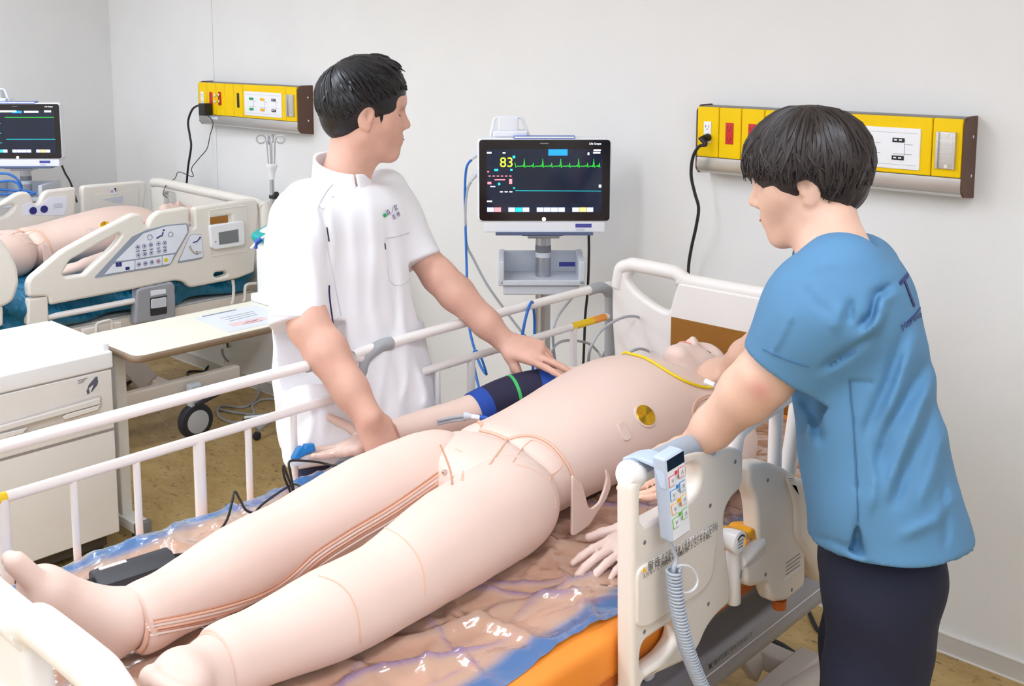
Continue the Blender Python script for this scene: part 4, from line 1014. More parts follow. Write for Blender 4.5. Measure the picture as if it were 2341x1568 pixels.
# latch unit, lower tubes, brackets
lq = [onx(a, b, B2N)[1:] for a, b in ((308, 742), (312, 664), (322, 658), (392, 644), (399, 652), (401, 718), (398, 726), (330, 738))]
lu = plate('latch_unit', [fillet(lq, .008)], .05, .008, (B2N + .006, 0, 0), (0, 1, 0), (0, 0, 1), (-1, 0, 0), m_grey_unit, bed2)
on2(cr(300, 440, 6.03, [(255, 1350), (462, 1325), (470, 1385), (258, 1425)]), 'latch_label', m_keypad, lu, .0075)
on2([(341, 681), (380, 674), (380, 716), (342, 722)], 'latch_recess', m_dkink, lu, .0075, r=.006)
on2([(343, 684), (378, 678), (378, 700), (343, 705)], 'latch_lever', m_lgrey, lu, .012, th=.01, r=.005, bev=.002)
q0, q1 = onx(100, 727, B2N - .02), onx(312, 686, B2N - .02)
MB().cyl(q0, q1, .0125, 14).build('lower_tube', m_whiterail, bed2)
bq = [onx(a, b, B2N)[1:] for a, b in ((64, 742), (67, 684), (111, 678), (114, 735), (108, 745), (80, 760))]
plate('rail_bracket', [fillet(bq, .008)], .04, .008, (B2N - .004, 0, 0), (0, 1, 0), (0, 0, 1), (-1, 0, 0), m_cream, bed2)
# foot-side rail of the same bed
fq = [(-90, 640), (-60, 560), (-20, 525), (3, 545), (22, 573), (40, 610), (44, 650), (30, 688), (12, 700), (-90, 722)]
plate('side_rail', [fillet([onx(a, b, B2N)[1:] for a, b in fq], .02)], .04, .014, (B2N + .004, 0, 0), (0, 1, 0), (0, 0, 1), (-1, 0, 0), m_cream, bed2)
fq = [(-60, 712), (4, 698), (9, 705), (9, 745), (-60, 760)]
plate('rail_bracket', [fillet([onx(a, b, B2N)[1:] for a, b in fq], .008)], .04, .008, (B2N - .004, 0, 0), (0, 1, 0), (0, 0, 1), (-1, 0, 0), m_cream, bed2)
# far rails
c1 = lambda pts: cr(0, 400, 4.3556, pts)
fo = c1([(-300, 480), (-300, 420), (0, 285), (160, 185), (230, 165), (290, 175), (320, 220), (335, 280), (370, 290), (400, 265), (425, 195), (475, 152), (740, 122), (762, 140), (755, 420), (740, 640), (-200, 680)])
hf = c1([(-200, 420), (0, 330), (100, 300), (150, 300), (130, 350), (60, 410), (-150, 450)])
LL = [fillet([onx(a, b, B2F + .04)[1:] for a, b in lp], .015) for lp in (fo, hf)]
rf = plate('side_rail', LL, .04, .012, (B2F + .04, 0, 0), (0, 1, 0), (0, 0, 1), (-1, 0, 0), m_cream, bed2)
def onF(pts, name, mat, par, lift, r=.006): return plate(name, [fillet([onx(a, b, B2F + .04)[1:] for a, b in pts], r)], .002, .0004, (B2F + .04 + lift, 0, 0), (0, 1, 0), (0, 0, 1), (-1, 0, 0), mat, par)
cf = onF(c1([(220, 310), (305, 262), (340, 312), (410, 296), (485, 222), (662, 205), (668, 300), (640, 400), (235, 400)]), 'control_panel', m_keypad, rf, .002)
onF(c1([(525, 285), (620, 275), (620, 320), (525, 330)]), 'display', m_lgrey, cf, .004)
for a, b in c1([(330, 355), (440, 340)]): q = onx(a, b, B2F + .045); MB().lathe(q, (1, 0, 0), [(.018, 0), (.018, .001)], 14).build('key', m_navy_ink, cf, False)
fo = c1([(815, 110), (1420, 58), (1455, 75), (1462, 130), (1440, 300), (1430, 520), (830, 560), (815, 300)])
rh = plate('side_rail', [fillet([onx(a, b, B2F + .04)[1:] for a, b in fo], .02)], .04, .012, (B2F + .04, 0, 0), (0, 1, 0), (0, 0, 1), (-1, 0, 0), m_cream, bed2)
onF(c1([(935, 190), (1380, 150), (1370, 420), (930, 420)]), 'raised_field', m_cream, rh, .004)
st = onF(c1([(1090, 128), (1158, 122), (1158, 192), (1090, 198)]), 'sticker', m_plwhite, rh, .006, .002)
onF(c1([(1125, 132), (1148, 128), (1150, 170), (1140, 150)]), 'sticker_print', m_dkink, st, .0085, .001)
onF(c1([(1095, 150), (1120, 148), (1118, 172), (1098, 176)]), 'sticker_print', M('pink_print', (225, 150, 170), .5), st, .0085, .001)
onF(c1([(1010, 240), (1220, 205), (1222, 270), (1190, 280)]), 'tilt_gauge', m_lgrey, rh, .006, .003)
# headboard
x0, x1, zt2, zb2 = B2C - .5, B2C + .53, 1.035, .62
ol = fillet([V(x0, zb2), V(x0, zt2), V(x0 + .09, zt2 + .012), V(x1 - .06, zt2 - .006), V(x1, zt2 - .03), V(x1, zb2)], .03)
ho = fillet([V(x0 + .13, zt2 - .06), V(x0 + .17, zt2 - .045), V(x0 + .26, zt2 - .05), V(x0 + .25, zt2 - .2), V(x0 + .14, zt2 - .2)], .015)
h2 = plate('headboard', [ol, ho], .04, .014, (0, Y2H, 0), (1, 0, 0), (0, 0, 1), (0, 1, 0), m_cream, bed2)
MB().tube([(x0 + .03, Y2H + .01, zt2 - .012), (x0 + .09, Y2H + .01, zt2 - .004), (x1 - .06, Y2H + .01, zt2 - .02), (x1 - .01, Y2H + .01, zt2 - .04)], .024, 12).build('top_rail', m_cream, h2)
MB().box((x0 + .27, Y2H - .006, zb2), (x1 - .14, Y2H + .002, zt2 - .1), .003).build('wood_insert', m_woodbr, h2)
MB().lathe((x1 - .02, Y2H + .02, zb2), (0, 0, 1), [(.028, 0), (.028, zt2 - zb2 - .03), (.02, zt2 - zb2 - .01)], 16).build('end_post', m_cream, h2)
fb2 = plate('footboard', [fillet([V(B2C - .46, .60), V(B2C - .48, .86), V(B2C - .40, .93), V(B2C + .40, .93), V(B2C + .48, .86), V(B2C + .46, .60)], .04)], .04, .014, (0, Y2F - .04, 0), (1, 0, 0), (0, 0, 1), (0, 1, 0), m_cream, bed2)
# deck, base frame, lift arms, casters
MB().box((B2C - .45, Y2F, .565), (B2C + .45, Y2H - .01, .603), .006).build('deck', m_cream, bed2)
MB().box((B2C + .43, 1.75, .55), (B2C + .47, Y2H, .60), .006).build('deck_edge', m_beige2, bed2)
for x in (B2C - .45, B2C + .41): MB().box((x, Y2F + .1, .20), (x + .045, Y2H - .1, .265), .008).build('base_rail', m_beige2, bed2)
for y in (Y2F + .15, 2.3): MB().box((B2C - .45, y, .20), (B2C + .45, y + .05, .25), .008).build('base_cross', m_beige2, bed2)
for y in (1.75, 2.15):
    for x in (B2C - .3, B2C + .3): MB().obox((x, y, .41), ((1, 0, 0), (0, .78, .62), (0, -.62, .78)), (.012, .045, .22), .006).build('lift_arm', m_caster, bed2)
    MB().cyl((B2C - .33, y - .02, .30), (B2C + .33, y - .02, .30), .016, 14).build('lift_tube', m_caster, bed2)
for x, y in ((B2C + .49, 2.40), (B2C - .42, 2.52), (B2C + .49, 1.05), (B2C - .42, 1.05)):
    c = caster(bed2, x, y, .08, .05, m_caster, m_lgrey, cover=False)
    MB().box((x - .02, y - .03, .13), (x + .02, y + .03, .25), .01).build('caster_fork', m_lgrey, c)
    MB().tube(smooth_path([(x + .045, y - .02, .165), (x + .045, y + .06, .185), (x + .045, y + .20, .215)], 5), .011, 8).build('brake_pedal', m_tyre, c)
q = [onx(a, b, B2N + .01) for a, b in ((220, 762), (220, 742), (224, 738), (250, 731), (255, 734), (256, 752))]
MB().tube(q, .006, 8).build('hook_bar', m_cream, bed2)
q = [onx(a, b, B2N) for a, b in ((190, 772), (278, 748))]
MB().box((B2N - .02, q[0][1], q[0][2] - .005), (B2N + .002, q[1][1], q[0][2] + .035), .004).build('hook_plate', m_beige2, bed2)
for pts in (((532, 640), (534, 660), (533, 685), (530, 695)), ((585, 648), (565, 650), (560, 660), (560, 680), (556, 690))):
    MB().tube(smooth_path([onx(a, b, B2N - .01) for a, b in pts], 4), .007, 8).build('drain_hook', m_cream, bed2)
# ================================================================== bedside cabinet
m_cab = M('cabinet_white', (228, 224, 220), .45, var=.012, bump=.04, bscale=900)
m_cabtop = M('cabinet_top', (240, 240, 242), .4, var=.008)
CXF, CY0, CY1 = -3.374, 1.13, 1.645
cb = thing('bedside_cabinet', 'white bedside cabinet with a raised-rim top, beside the overbed table', 'cabinet', (CXF - .23, 1.39, 0))
MB().box((CXF - .455, CY0, .075), (CXF - .012, CY1 - .003, .70), .004).build('body', m_cab, cb)
MB().box((CXF - .43, CY0 + .03, .03), (CXF - .04, CY1 - .03, .08)).build('plinth', M('dark_plinth', (70, 62, 54), .7), cb)
top = MB().box((CXF - .46, CY0 - .004, .66), (CXF + .002, CY1 + .004, .718), .007).build('top', m_cabtop, cb)
MB().box((CXF - .46, CY0 - .004, .712), (CXF - .44, CY1 + .004, .742), .006).build('rim', m_cabtop, top)
MB().box((CXF - .46, CY1 - .022, .712), (CXF - .02, CY1 + .004, .742), .007).build('rim', m_cabtop, top)
dz0, dz1 = onx(150, 985, CXF)[2], onx(150, 835, CXF)[2]
dw = MB().box((CXF - .02, CY0 + .004, .45), (CXF, CY1 - .002, .655), .004).build('drawer', m_cab, cb)
MB().box((CXF - .02, CY0 + .004, .08), (CXF, CY1 - .002, .444), .004).build('door', m_cab, cb)
# handle slot with pull
def cq(x, y, X=CXF): return onx(x, y, X)
slot = [cq(a, b)[1:] for a, b in ((-80, 996), (-80, 1032), (0, 1008), (225, 938), (232, 928), (233, 905), (225, 903), (0, 968))]
so = plate('handle_slot', [fillet(slot, .008)], .004, .0015, (CXF + .002, 0, 0), (0, 1, 0), (0, 0, 1), (-1, 0, 0), M('slot_shade', (206, 198, 192), .6), dw)
pull = [cq(a, b)[1:] for a, b in ((-80, 1000), (-80, 1010), (0, 985), (226, 922), (226, 908), (0, 972))]
plate('pull', [fillet(pull, .003)], .012, .003, (CXF + .012, 0, 0), (0, 1, 0), (0, 0, 1), (-1, 0, 0), m_cab, so)
for pp in (((-80, 1013), (-80, 1026), (50, 988), (60, 976), (0, 990)), ((140, 952), (145, 958), (222, 935), (226, 924), (150, 945))):
    plate('pull_tab', [fillet([cq(a, b)[1:] for a, b in pp], .002)], .008, .002, (CXF + .012, 0, 0), (0, 1, 0), (0, 0, 1), (-1, 0, 0), m_cab, so)
MB().box((CXF - .01, CY0 + .004, .4435), (CXF + .0006, CY1 - .002, .4505)).build('drawer_gap', M('gap_shade', (150, 142, 136), .7), cb, False)
# sticker with drawing of a lock
sk = plate('sticker', [[cq(a, b)[1:] for a, b in ((175, 872), (227, 858), (228, 890), (178, 908))]], .0008, .0001, (CXF + .001, 0, 0), (0, 1, 0), (0, 0, 1), (-1, 0, 0), M('sticker_grey', (226, 224, 222), .5), dw)
m_slp = M('slate_print', (92, 94, 112), .5)
plate('drawing', [[cq(a, b)[1:] for a, b in ((198, 893), (202, 880), (217, 862), (222, 860), (224, 872), (222, 880), (210, 895), (207, 896), (214, 878), (204, 886))]], .0006, .0001, (CXF + .0016, 0, 0), (0, 1, 0), (0, 0, 1), (-1, 0, 0), m_slp, sk)
plate('drawing', [[cq(a, b)[1:] for a, b in ((197, 892), (203, 889), (205, 899), (199, 901))]], .0006, .0001, (CXF + .0016, 0, 0), (0, 1, 0), (0, 0, 1), (-1, 0, 0), m_slp, sk)
for i in range(3): plate('print', [[cq(a, b + i * 4)[1:] for a, b in ((178, 869), (200 - i * 4, 863), (200 - i * 4, 864.5), (178, 870.5))]], .0005, .0001, (CXF + .0016, 0, 0), (0, 1, 0), (0, 0, 1), (-1, 0, 0), m_grey_ink, sk)
for x in (CXF - .4, CXF - .06):
    for y in (CY0 + .06, CY1 - .06): MB().lathe((x - .012, y, .022), (1, 0, 0), [(.018, 0), (.022, .003), (.022, .021), (.018, .024)], 16).build('caster', m_tyre, cb)

# ================================================================== overbed table and what stands on it
TZ = .70; TX0, TX1, TY0, TY1 = -3.705, -3.30, 1.69, 2.70
m_ttop = M('table_laminate', (240, 236, 220), .42, var=.01)
m_tedge = M('table_edge_brown', (136, 114, 92), .45, var=.03)
tb = thing('overbed_table', 'cream overbed table with a brown rounded edge, beside the teal mattress bed', 'table', (-3.52, 2.1, 0))
tl = [fillet([V(TX0, TY0), V(TX1 - .0, TY0), V(TX1, TY1), V(TX0, TY1)], .045)]
plate('tabletop', tl, .024, .010, (0, 0, TZ - .026), (1, 0, 0), (0, 1, 0), (0, 0, 1), m_tedge, tb)
tl = [fillet([V(TX0 + .010, TY0 + .010), V(TX1 - .010, TY0 + .010), V(TX1 - .010, TY1 - .010), V(TX0 + .010, TY1 - .010)], .038)]
plate('laminate', tl, .004, .001, (0, 0, TZ - .004), (1, 0, 0), (0, 1, 0), (0, 0, 1), m_ttop, tb)
m_tleg = M('table_leg_white', (226, 224, 218), .4)
for y in (1.735, 2.62):
    MB().box((-3.545, y - .02, .05), (-3.495, y + .02, TZ - .026), .006).build('column', m_tleg, tb)
    MB().box((-3.72, y - .025, .035), (-3.40, y + .03, .075), .006).build('foot', m_tleg, tb)
    MB().box((-3.405, y - .027, .033), (-3.385, y + .032, .077), .005).build('foot_cap', M('grey_cap', (120, 118, 120), .5), tb)
    for x in (-3.69, -3.43): MB().lathe((x - .01, y, .018), (1, 0, 0), [(.014, 0), (.018, .003), (.018, .017), (.014, .02)], 14).build('caster', m_tyre, tb)
MB().box((-3.54, 1.75, TZ - .06), (-3.50, 2.62, TZ - .027), .004).build('cross_rail', m_tleg, tb)
def tz(x, y, z=TZ + .0006): return onz(x, y, z)
ps = [tz(a, b)[:2] for a, b in ((445, 727), (588, 697), (665, 728), (522, 760))]
paper = plate('instruction_sheet', [ps], .0008, .0001, (0, 0, TZ + .0002), (1, 0, 0), (0, 1, 0), (0, 0, 1), M('paper_bluewhite', (228, 232, 240), .5), None)
tag(paper, 'printed sheet with a pink box, lying on the cream overbed table', 'paper')
def strip(x0, y0, x1, y1, h, mat):
    a, b = tz(x0, y0), tz(x1, y1); d = nrm(b - a); n = V(-d[1], d[0], 0)
    plate('print', [[(a + n * h)[:2], (a - n * h)[:2], (b - n * h)[:2], (b + n * h)[:2]]], .0004, .0001, (0, 0, TZ + .0011), (1, 0, 0), (0, 1, 0), (0, 0, 1), mat, paper)
strip(463, 724, 540, 708, .006, M('slate_blue_print', (120, 132, 160), .6))
for i in range(3): strip(505 + i * 10, 728 + i * 3.2, 580 + i * 4, 712 + i * 3.5, .002, m_grey_ink)
strip(527, 744, 606, 727, .022, M('pink_box_print', (236, 205, 205), .6)); strip(560, 738, 590, 731, .003, M('red_print', (200, 90, 90), .6)); strip(555, 742, 600, 733, .002, M('red_print', (200, 90, 90), .6))
# suction unit: white case with a teal control top
m_suc = M('suction_white', (240, 241, 240), .35, var=.01)
m_tealp = M('teal_plastic', (30, 172, 168), .4)
SX0, SX1, SY0, SY1 = -3.68, -3.40, 2.42, 2.64
sc_ = thing('suction_unit', 'white medical suction unit with a teal control top, standing on the overbed table', 'medical device', ((SX0 + SX1) / 2, (SY0 + SY1) / 2, TZ))
MB().box((SX0, SY0, TZ + .004), (SX1, SY1, TZ + .27), .018).build('case', m_suc, sc_)
MB().box((SX0 - .012, SY0 - .022, TZ), (SX1 + .02, SY1 + .02, TZ + .035), .010).build('base', m_suc, sc_)
cqs = [V(SX0 - .01, SY0 - .02), V(SX1 + .01, SY0 - .02), V(SX1 + .01, SY1 + .01), V(SX0 - .01, SY1 + .01)]
sl_u = nrm(V(1, 0, 0)); sl_v = nrm(V(0, 1, .32)); sl_w = np.cross(sl_u, sl_v)
plate('control_top', [fillet([V(-.15, -.13), V(.15, -.13), V(.15, .13), V(-.15, .13)], .03)], .035, .012, (SX0 * .5 + SX1 * .5, (SY0 + SY1) / 2, TZ + .285), sl_u, sl_v, sl_w, m_tealp, sc_)
ct = plate('control_face', [fillet([V(-.125, -.10), V(.125, -.10), V(.125, .11), V(-.125, .11)], .03)], .002, .0005, np.array((SX0 * .5 + SX1 * .5, (SY0 + SY1) / 2, TZ + .285)) + sl_w * .035, sl_u, sl_v, sl_w, m_plwhite, sc_)
for a, b, c_, d in ((-.1, .03, .09, .05), (-.09, -.03, -.03, -.015), (-.08, -.08, .08, -.055), (.02, -.03, .05, -.005)):
    cpt = np.array((SX0 * .5 + SX1 * .5, (SY0 + SY1) / 2, TZ + .285)) + sl_w * .0375 + sl_u * (a + c_) / 2 + sl_v * (b + d) / 2
    MB().obox(cpt, (sl_u, sl_v, sl_w), ((c_ - a) / 2, (d - b) / 2, .0006)).build('print', m_dkink, ct, False)
MB().box((SX1 - .03, SY0 - .004, TZ + .165), (SX1 + .003, SY1 - .04, TZ + .19), .005).build('carry_slot', M('slot_dark', (70, 70, 72), .6), sc_)
lbp = MB().box((SX1, SY0 + .03, TZ + .045), (SX1 + .001, SY0 + .15, TZ + .15)).build('spec_label', M('spec_paper', (226, 227, 226), .5), sc_, False)
for i in range(9): MB().box((SX1 + .001, SY0 + .04, TZ + .052 + i * .0105), (SX1 + .0016, SY0 + .14 - .012 * (i % 3), TZ + .056 + i * .0105)).build('print', m_grey_ink, lbp, False)
for i in range(9): MB().box((SX0 + .18, SY0 - .0012, TZ + .05 + i * .0105), (SX1 - .03 - .02 * (i % 3), SY0 - .0002, TZ + .054 + i * .0105)).build('print', m_grey_ink, sc_, False)
# blue-tipped suction tube clipped at the side
tq = [atd(a, b, 3.93) for a, b in ((574, 568), (585, 556), (598, 545), (615, 534), (640, 520))]
MB().tube(tq, .005, 10).build('suction_tube', m_suc, sc_); vv = MB().tube(tq[1:3], .010, 12).build('valve', m_blue, sc_); MB().tube([tq[1], tq[1] - V(0, 0, .02)], .006, 10).build('valve_port', m_blue, vv)

# ================================================================== drip stand by the back wall
IX, IY = ony(622, 420, 2.72)[0], 2.72
iv = thing('drip_stand', 'slim steel drip stand with curled hooks, behind the suction unit', 'stand', (IX, IY, 0))
zz = lambda y: ony(622, y, IY)[2]
MB().cyl((IX, IY, .06), (IX, IY, zz(395)), .010, 14).build('pole', m_steel, iv)
MB().lathe((IX, IY, zz(410)), (0, 0, 1), [(.011, 0), (.014, .02), (.022, .05), (.026, .056), (.026, .066), (.014, .07)], 18).build('collar', m_plwhite, iv)
for i in range(4):
    a = PI / 4 + i * PI / 2; d = V(math.cos(a), math.sin(a), 0)
    b0 = V(IX, IY, zz(388)) + d * .012; b1 = V(IX, IY, zz(330)) + d * .018
    lp = [b0, b1, b1 + d * .004 + V(0, 0, .02)] + [b1 + d * (.024 - .02 * math.cos(t)) + V(0, 0, .022 + .018 * math.sin(t)) for t in np.linspace(.3, 2 * PI - .6, 9)]
    MB().tube(smooth_path(lp, 3), .0034, 6).build('hook', m_steel, iv)
MB().tube([(IX - .01, IY, zz(450)), (IX + .03, IY, zz(448)), (IX + .045, IY - .01, zz(440))], .012, 10).build('clamp', m_black, iv)
for i in range(5):
    a = 2 * PI * i / 5; d = V(math.cos(a), math.sin(a), 0)
    MB().tube([(IX, IY, .07), V(IX, IY, .045) + d * .16], .012, 8).build('foot', m_steel, iv)
    MB().lathe(V(IX - .008, IY, .02) + d * .16, (1, 0, 0), [(.016, 0), (.02, .003), (.02, .013), (.016, .016)], 14).build('caster', m_tyre, iv)
# ================================================================== cables on the floor
fl = lambda x, y, z=.006: onz(x, y, z)
cable('floor_cable', [fl(520, 785, .25), fl(515, 800, .12), fl(470, 845), fl(500, 838), fl(516, 865), fl(490, 878), fl(440, 865), fl(430, 850), fl(470, 850), fl(505, 870), fl(450, 888), fl(430, 880)], .006, m_blackc, 'black cable tangled on the floor under the teal bed')
cable('floor_cable', [fl(508, 795, .3), fl(512, 815, .15), fl(540, 845), fl(585, 880), fl(590, 905), fl(560, 930), fl(505, 928), fl(500, 950), fl(530, 965), fl(570, 960), fl(580, 945), fl(578, 925), fl(610, 912), fl(665, 918), fl(720, 925)], .006, m_greycable, 'pale grey cable looping over the floor toward the man in white')
cable('floor_cable', [fl(500, 936), fl(560, 946), fl(620, 950), fl(700, 955)], .006, m_greycable, 'straight pale grey cable on the floor below the looping one')
cable('floor_cable', [fl(1690, 1430), fl(1780, 1470), fl(1860, 1520), fl(1940, 1540), fl(2060, 1545)], .007, m_blackc, 'black cable on the floor behind the near bed caster')
cable('floor_cable', [fl(1850, 1400), fl(1870, 1440), fl(1910, 1465), fl(1980, 1475)], .007, m_blackc, 'black cable curving on the floor along the wall')
# ================================================================== body helpers
def head_sdf(S, O, F, U, s=1.0, neck=None, nr=(.055, .06), brow=1.0, closed=True, ears=True, jaw=1.0):
    F = nrm(F); U = nrm(np.asarray(U, float) - F * (np.asarray(U, float) @ F)); Lf = np.cross(U, F)
    ax = (F, Lf, U)
    def P(f, l, u): return np.asarray(O, float) + (F * f + Lf * l + U * u) * s
    def R(*a): return [q * s for q in a]
    S.ell(P(-.012, 0, .035), R(.098, .077, .088), ax, k=.02 * s)
    S.ell(P(.030, 0, -.025), R(.062, .062, .085), ax, k=.03 * s)
    S.ell(P(.045, 0, .045), R(.05, .06, .045), ax, k=.03 * s)
    for sg in (-1, 1):
        S.cone(P(-.005, sg * .054 * jaw, -.055), P(.062, sg * .018, -.100), .018 * s, .016 * s, k=.03 * s)
        S.cone(P(.045, sg * .044, -.012), P(.062, sg * .03, -.03), .022 * s, .018 * s, k=.03 * s)        # cheek bone
        S.cone(P(.078, sg * .014, .034), P(.066, sg * .048, .034), .011 * s, .009 * s, k=.02 * s)      # brow
    S.ell(P(.074, 0, -.098), R(.018, .022, .017), ax, k=.025 * s)
    S.ell(P(.072, 0, -.062), R(.024, .032, .03), ax, k=.02 * s)
    # nose
    S.cone(P(.083, 0, .022), P(.107, 0, -.022), .0075 * s, .0105 * s, k=.012 * s)
    for sg in (-1, 1):
        S.ell(P(.096, sg * .0115, -.028), R(.011, .008, .0085), ax, k=.007 * s)
        S.ell(P(.100, sg * .008, -.0385), R(.006, .0036, .0052), ax, k=.003 * s, op='s')
        S.ell(P(.092, sg * .033, .010), R(.018, .021, .012), ax, k=.014 * s, op='s')
        S.ell(P(.067, sg * .033, .009), R(.0135, .015, .0115), ax, k=.004 * s)
        S.cone(P(.0795, sg * .021, .004), P(.076, sg * .045, .004), .0016 * s, .0014 * s, k=.002 * s, op='s')
        if ears:
            S.ell(P(-.012, sg * .078, -.004), R(.019, .007, .031), (nrm(F + Lf * sg * -.25 - U * .15), Lf, U), k=.008 * s)
            S.ell(P(-.006, sg * .091, .003), R(.010, .014, .018), ax, k=.004 * s, op='s')
            S.ell(P(-.006, sg * .077, -.03), R(.010, .006, .010), ax, k=.006 * s)
    # lips
    S.cone(P(.0925, -.010, -.0535), P(.0925, .010, -.0535), .0062 * s, .0062 * s, k=.010 * s)
    S.cone(P(.0905, -.011, -.066), P(.0905, .011, -.066), .0068 * s, .0068 * s, k=.010 * s)
    S.cone(P(.1005, -.022, -.0598), P(.1015, 0, -.0592), .0016 * s, .0016 * s, k=.003 * s, op='s')
    S.cone(P(.1015, 0, -.0592), P(.1005, .022, -.0598), .0016 * s, .0016 * s, k=.003 * s, op='s')
    if neck is not None:
        S.cone(P(-.022, 0, -.045), neck, nr[0] * s, nr[1] * s, k=.03 * s)
        S.cone(P(.012, 0, -.07), np.asarray(neck) + F * .02, .035 * s, .04 * s, k=.03 * s)
    return P, F, U, Lf
FING = ((.028, .094, (.043, .026, .021), .0092), (.009, .098, (.047, .029, .022), .0094), (-.011, .094, (.043, .027, .021), .0088), (-.028, .084, (.034, .020, .019), .0078))
def hand_sdf(S, W, D, Bk, side, s=1.0, curl=((.2, .3, .2),) * 4, spread=(.10, .02, -.06, -.15), thumb=(.7, .3, .2), wr=.027, fore=None):
    """W wrist, D finger direction, Bk normal of the back of the hand, side +1/-1 thumb side of cross(Bk, D)"""
    X = nrm(D); Zb = nrm(np.asarray(Bk, float) - X * (np.asarray(Bk, float) @ X)); Y = np.cross(Zb, X) * side
    W = np.asarray(W, float); tips = []
    for i, (o, l, ph, r) in enumerate(FING):
        K = W + (X * l + Y * o) * s
        S.cone(W + (X * .012 + Y * o * .6) * s, K, .0145 * s, .0115 * s, k=.014 * s)
        d = nrm(X + Y * math.tan(spread[i])); p = K; a = 0
        for j in range(3):
            a += curl[i][j]; dj = nrm(d * math.cos(a) - Zb * math.sin(a))
            q = p + dj * ph[j] * s
            S.cone(p, q, (r - .0006 * j) * s, (r - .0006 * (j + 1) - (.001 if j == 2 else 0)) * s, k=.003 * s)
            p = q
        tips.append(p)
    B = W + (X * .022 + Y * .026) * s
    td = nrm(X * math.cos(thumb[0]) + Y * math.sin(thumb[0]) - Zb * math.sin(thumb[1])); p = B
    S.cone(W + X * .02 * s, B + td * .01 * s, .016 * s, .015 * s, k=.014 * s)
    for j, (l, r) in enumerate(((.042, .0135), (.034, .0112), (.027, .0098))):
        dj = nrm(td * math.cos(thumb[2] * j) + (X * .6 - Zb * .4) * math.sin(thumb[2] * j)); q = p + dj * l * s
        S.cone(p, q, r * s, (r - .0012) * s, k=.006 * s); p = q
    tips.append(p)
    S.ell(W + X * .05 * s, (.045 * s, .036 * s, .0135 * s), (X, Y, Zb), k=.014 * s)
    return tips
def locks(name, O, F, U, Lf, s, N, p1, mat, parent, rad=(.0032, .0008), lift=.05, cen=(-.012, 0, .035), rr=(.104, .083, .094), whorl=.25, seed=3, p0=.12, wave=.03, sweep=0.0, tipout=0.0, avoid=(), rnd=(.86, 1.06)):
    r = np.random.default_rng(seed); mb = MB()
    C0 = np.asarray(O, float) + (F * cen[0] + Lf * cen[1] + U * cen[2]) * s
    Wd = nrm(U - F * whorl); A1 = nrm(F - Wd * (F @ Wd)); A2 = np.cross(Wd, A1)
    for i in range(N):
        az = r.uniform(-PI, PI); end = p1(az) * r.uniform(*rnd); st = p0 + r.uniform(0, 1) ** .8 * (end - p0) * .72
        pts = []; lf = lift * r.uniform(.1, 1.0); wv = r.uniform(-1, 1) * wave; tw = r.uniform(-.12, .12) + sweep
        n = 7
        for k in range(n):
            t = k / (n - 1); p = st + (end - st) * t; a = az + wv * math.sin(t * 4) + tw * t * t
            d = Wd * math.cos(p) + (A1 * math.cos(a) + A2 * math.sin(a)) * math.sin(p)
            e = 1 / math.sqrt((d @ F / rr[0]) ** 2 + (d @ Lf / rr[1]) ** 2 + (d @ U / rr[2]) ** 2)
            pts.append(C0 + d * e * s * (1 + lf * math.sin(min(t * 2.6, PI * .6)) + tipout * t * t * r.uniform(.2, 1)))
        if any(np.linalg.norm(q - a_) < r_ for q in pts for a_, r_ in avoid): continue
        R0 = rad[0] * r.uniform(.7, 1.4)
        mb.tube(pts, [R0 * .6, R0, R0, R0 * .95, R0 * .85, R0 * .6, rad[1]], 5, caps=False)
    return mb.build(name, mat, parent)

# ================================================================== training dummy
m_doll = M('dummy_skin', (229, 202, 188), .52, var=.02, scale=4, sss=.12, bump=.03, bscale=700)
m_doll2 = M('dummy_skin_pale', (229, 203, 191), .5, var=.03, scale=14, sss=.12)
m_seam = M('dummy_seam', (232, 186, 162), .6)
m_seamd = M('dummy_seam_dark', (204, 148, 120), .6)
m_gold = M('brass_disc', (226, 180, 48), .22, metal=1, var=.04, scale=30)
dm = thing('training_dummy', 'peach nursing training dummy lying on the plastic-covered orange mattress', 'mannequin', (BXC, 1.5, ZM))
DX = -1.455
TS = SDF()
TS.stack((0, 1, 0), (1, 0, 0), [((DX, 1.505, .872), .160, .086), ((DX, 1.60, .873), .153, .091), ((DX, 1.70, .880), .152, .099), ((DX, 1.82, .888), .166, .108), ((DX, 1.94, .893), .180, .114), ((DX, 2.04, .890), .186, .110), ((DX, 2.11, .882), .170, .096), ((DX - .005, 2.165, .875), .11, .07)], pw=2.3, cap=.05)
for sg in (-1, 1): TS.ell((DX + sg * .165, 2.075, .872), (.065, .075, .068), k=.05)
torso = put('torso', TS.mesh('torso', .007), m_doll, dm)
PS = SDF()
PS.stack((0, 1, 0), (1, 0, 0), [((DX, 1.35, .862), .10, .06), ((DX, 1.39, .867), .145, .078), ((DX, 1.45, .872), .166, .086), ((DX, 1.53, .872), .163, .087)], pw=2.2, cap=.05)
PS.cut((0, 1.52, 0), (0, 1, 0))
pelvis = put('pelvis', PS.mesh('pelvis', .007), m_doll, dm)
legs = []
FL = [(-1.545, 1.435, .872), (-1.550, 1.25, .870), (-1.550, 1.06, .858), (-1.540, .94, .852), (-1.520, .80, .846), (-1.514, .752, .846)]
NL = [(-1.335, 1.435, .872), (-1.312, 1.25, .872), (-1.290, 1.07, .860), (-1.296, .95, .854), (-1.312, .83, .846), (-1.316, .775, .846)]
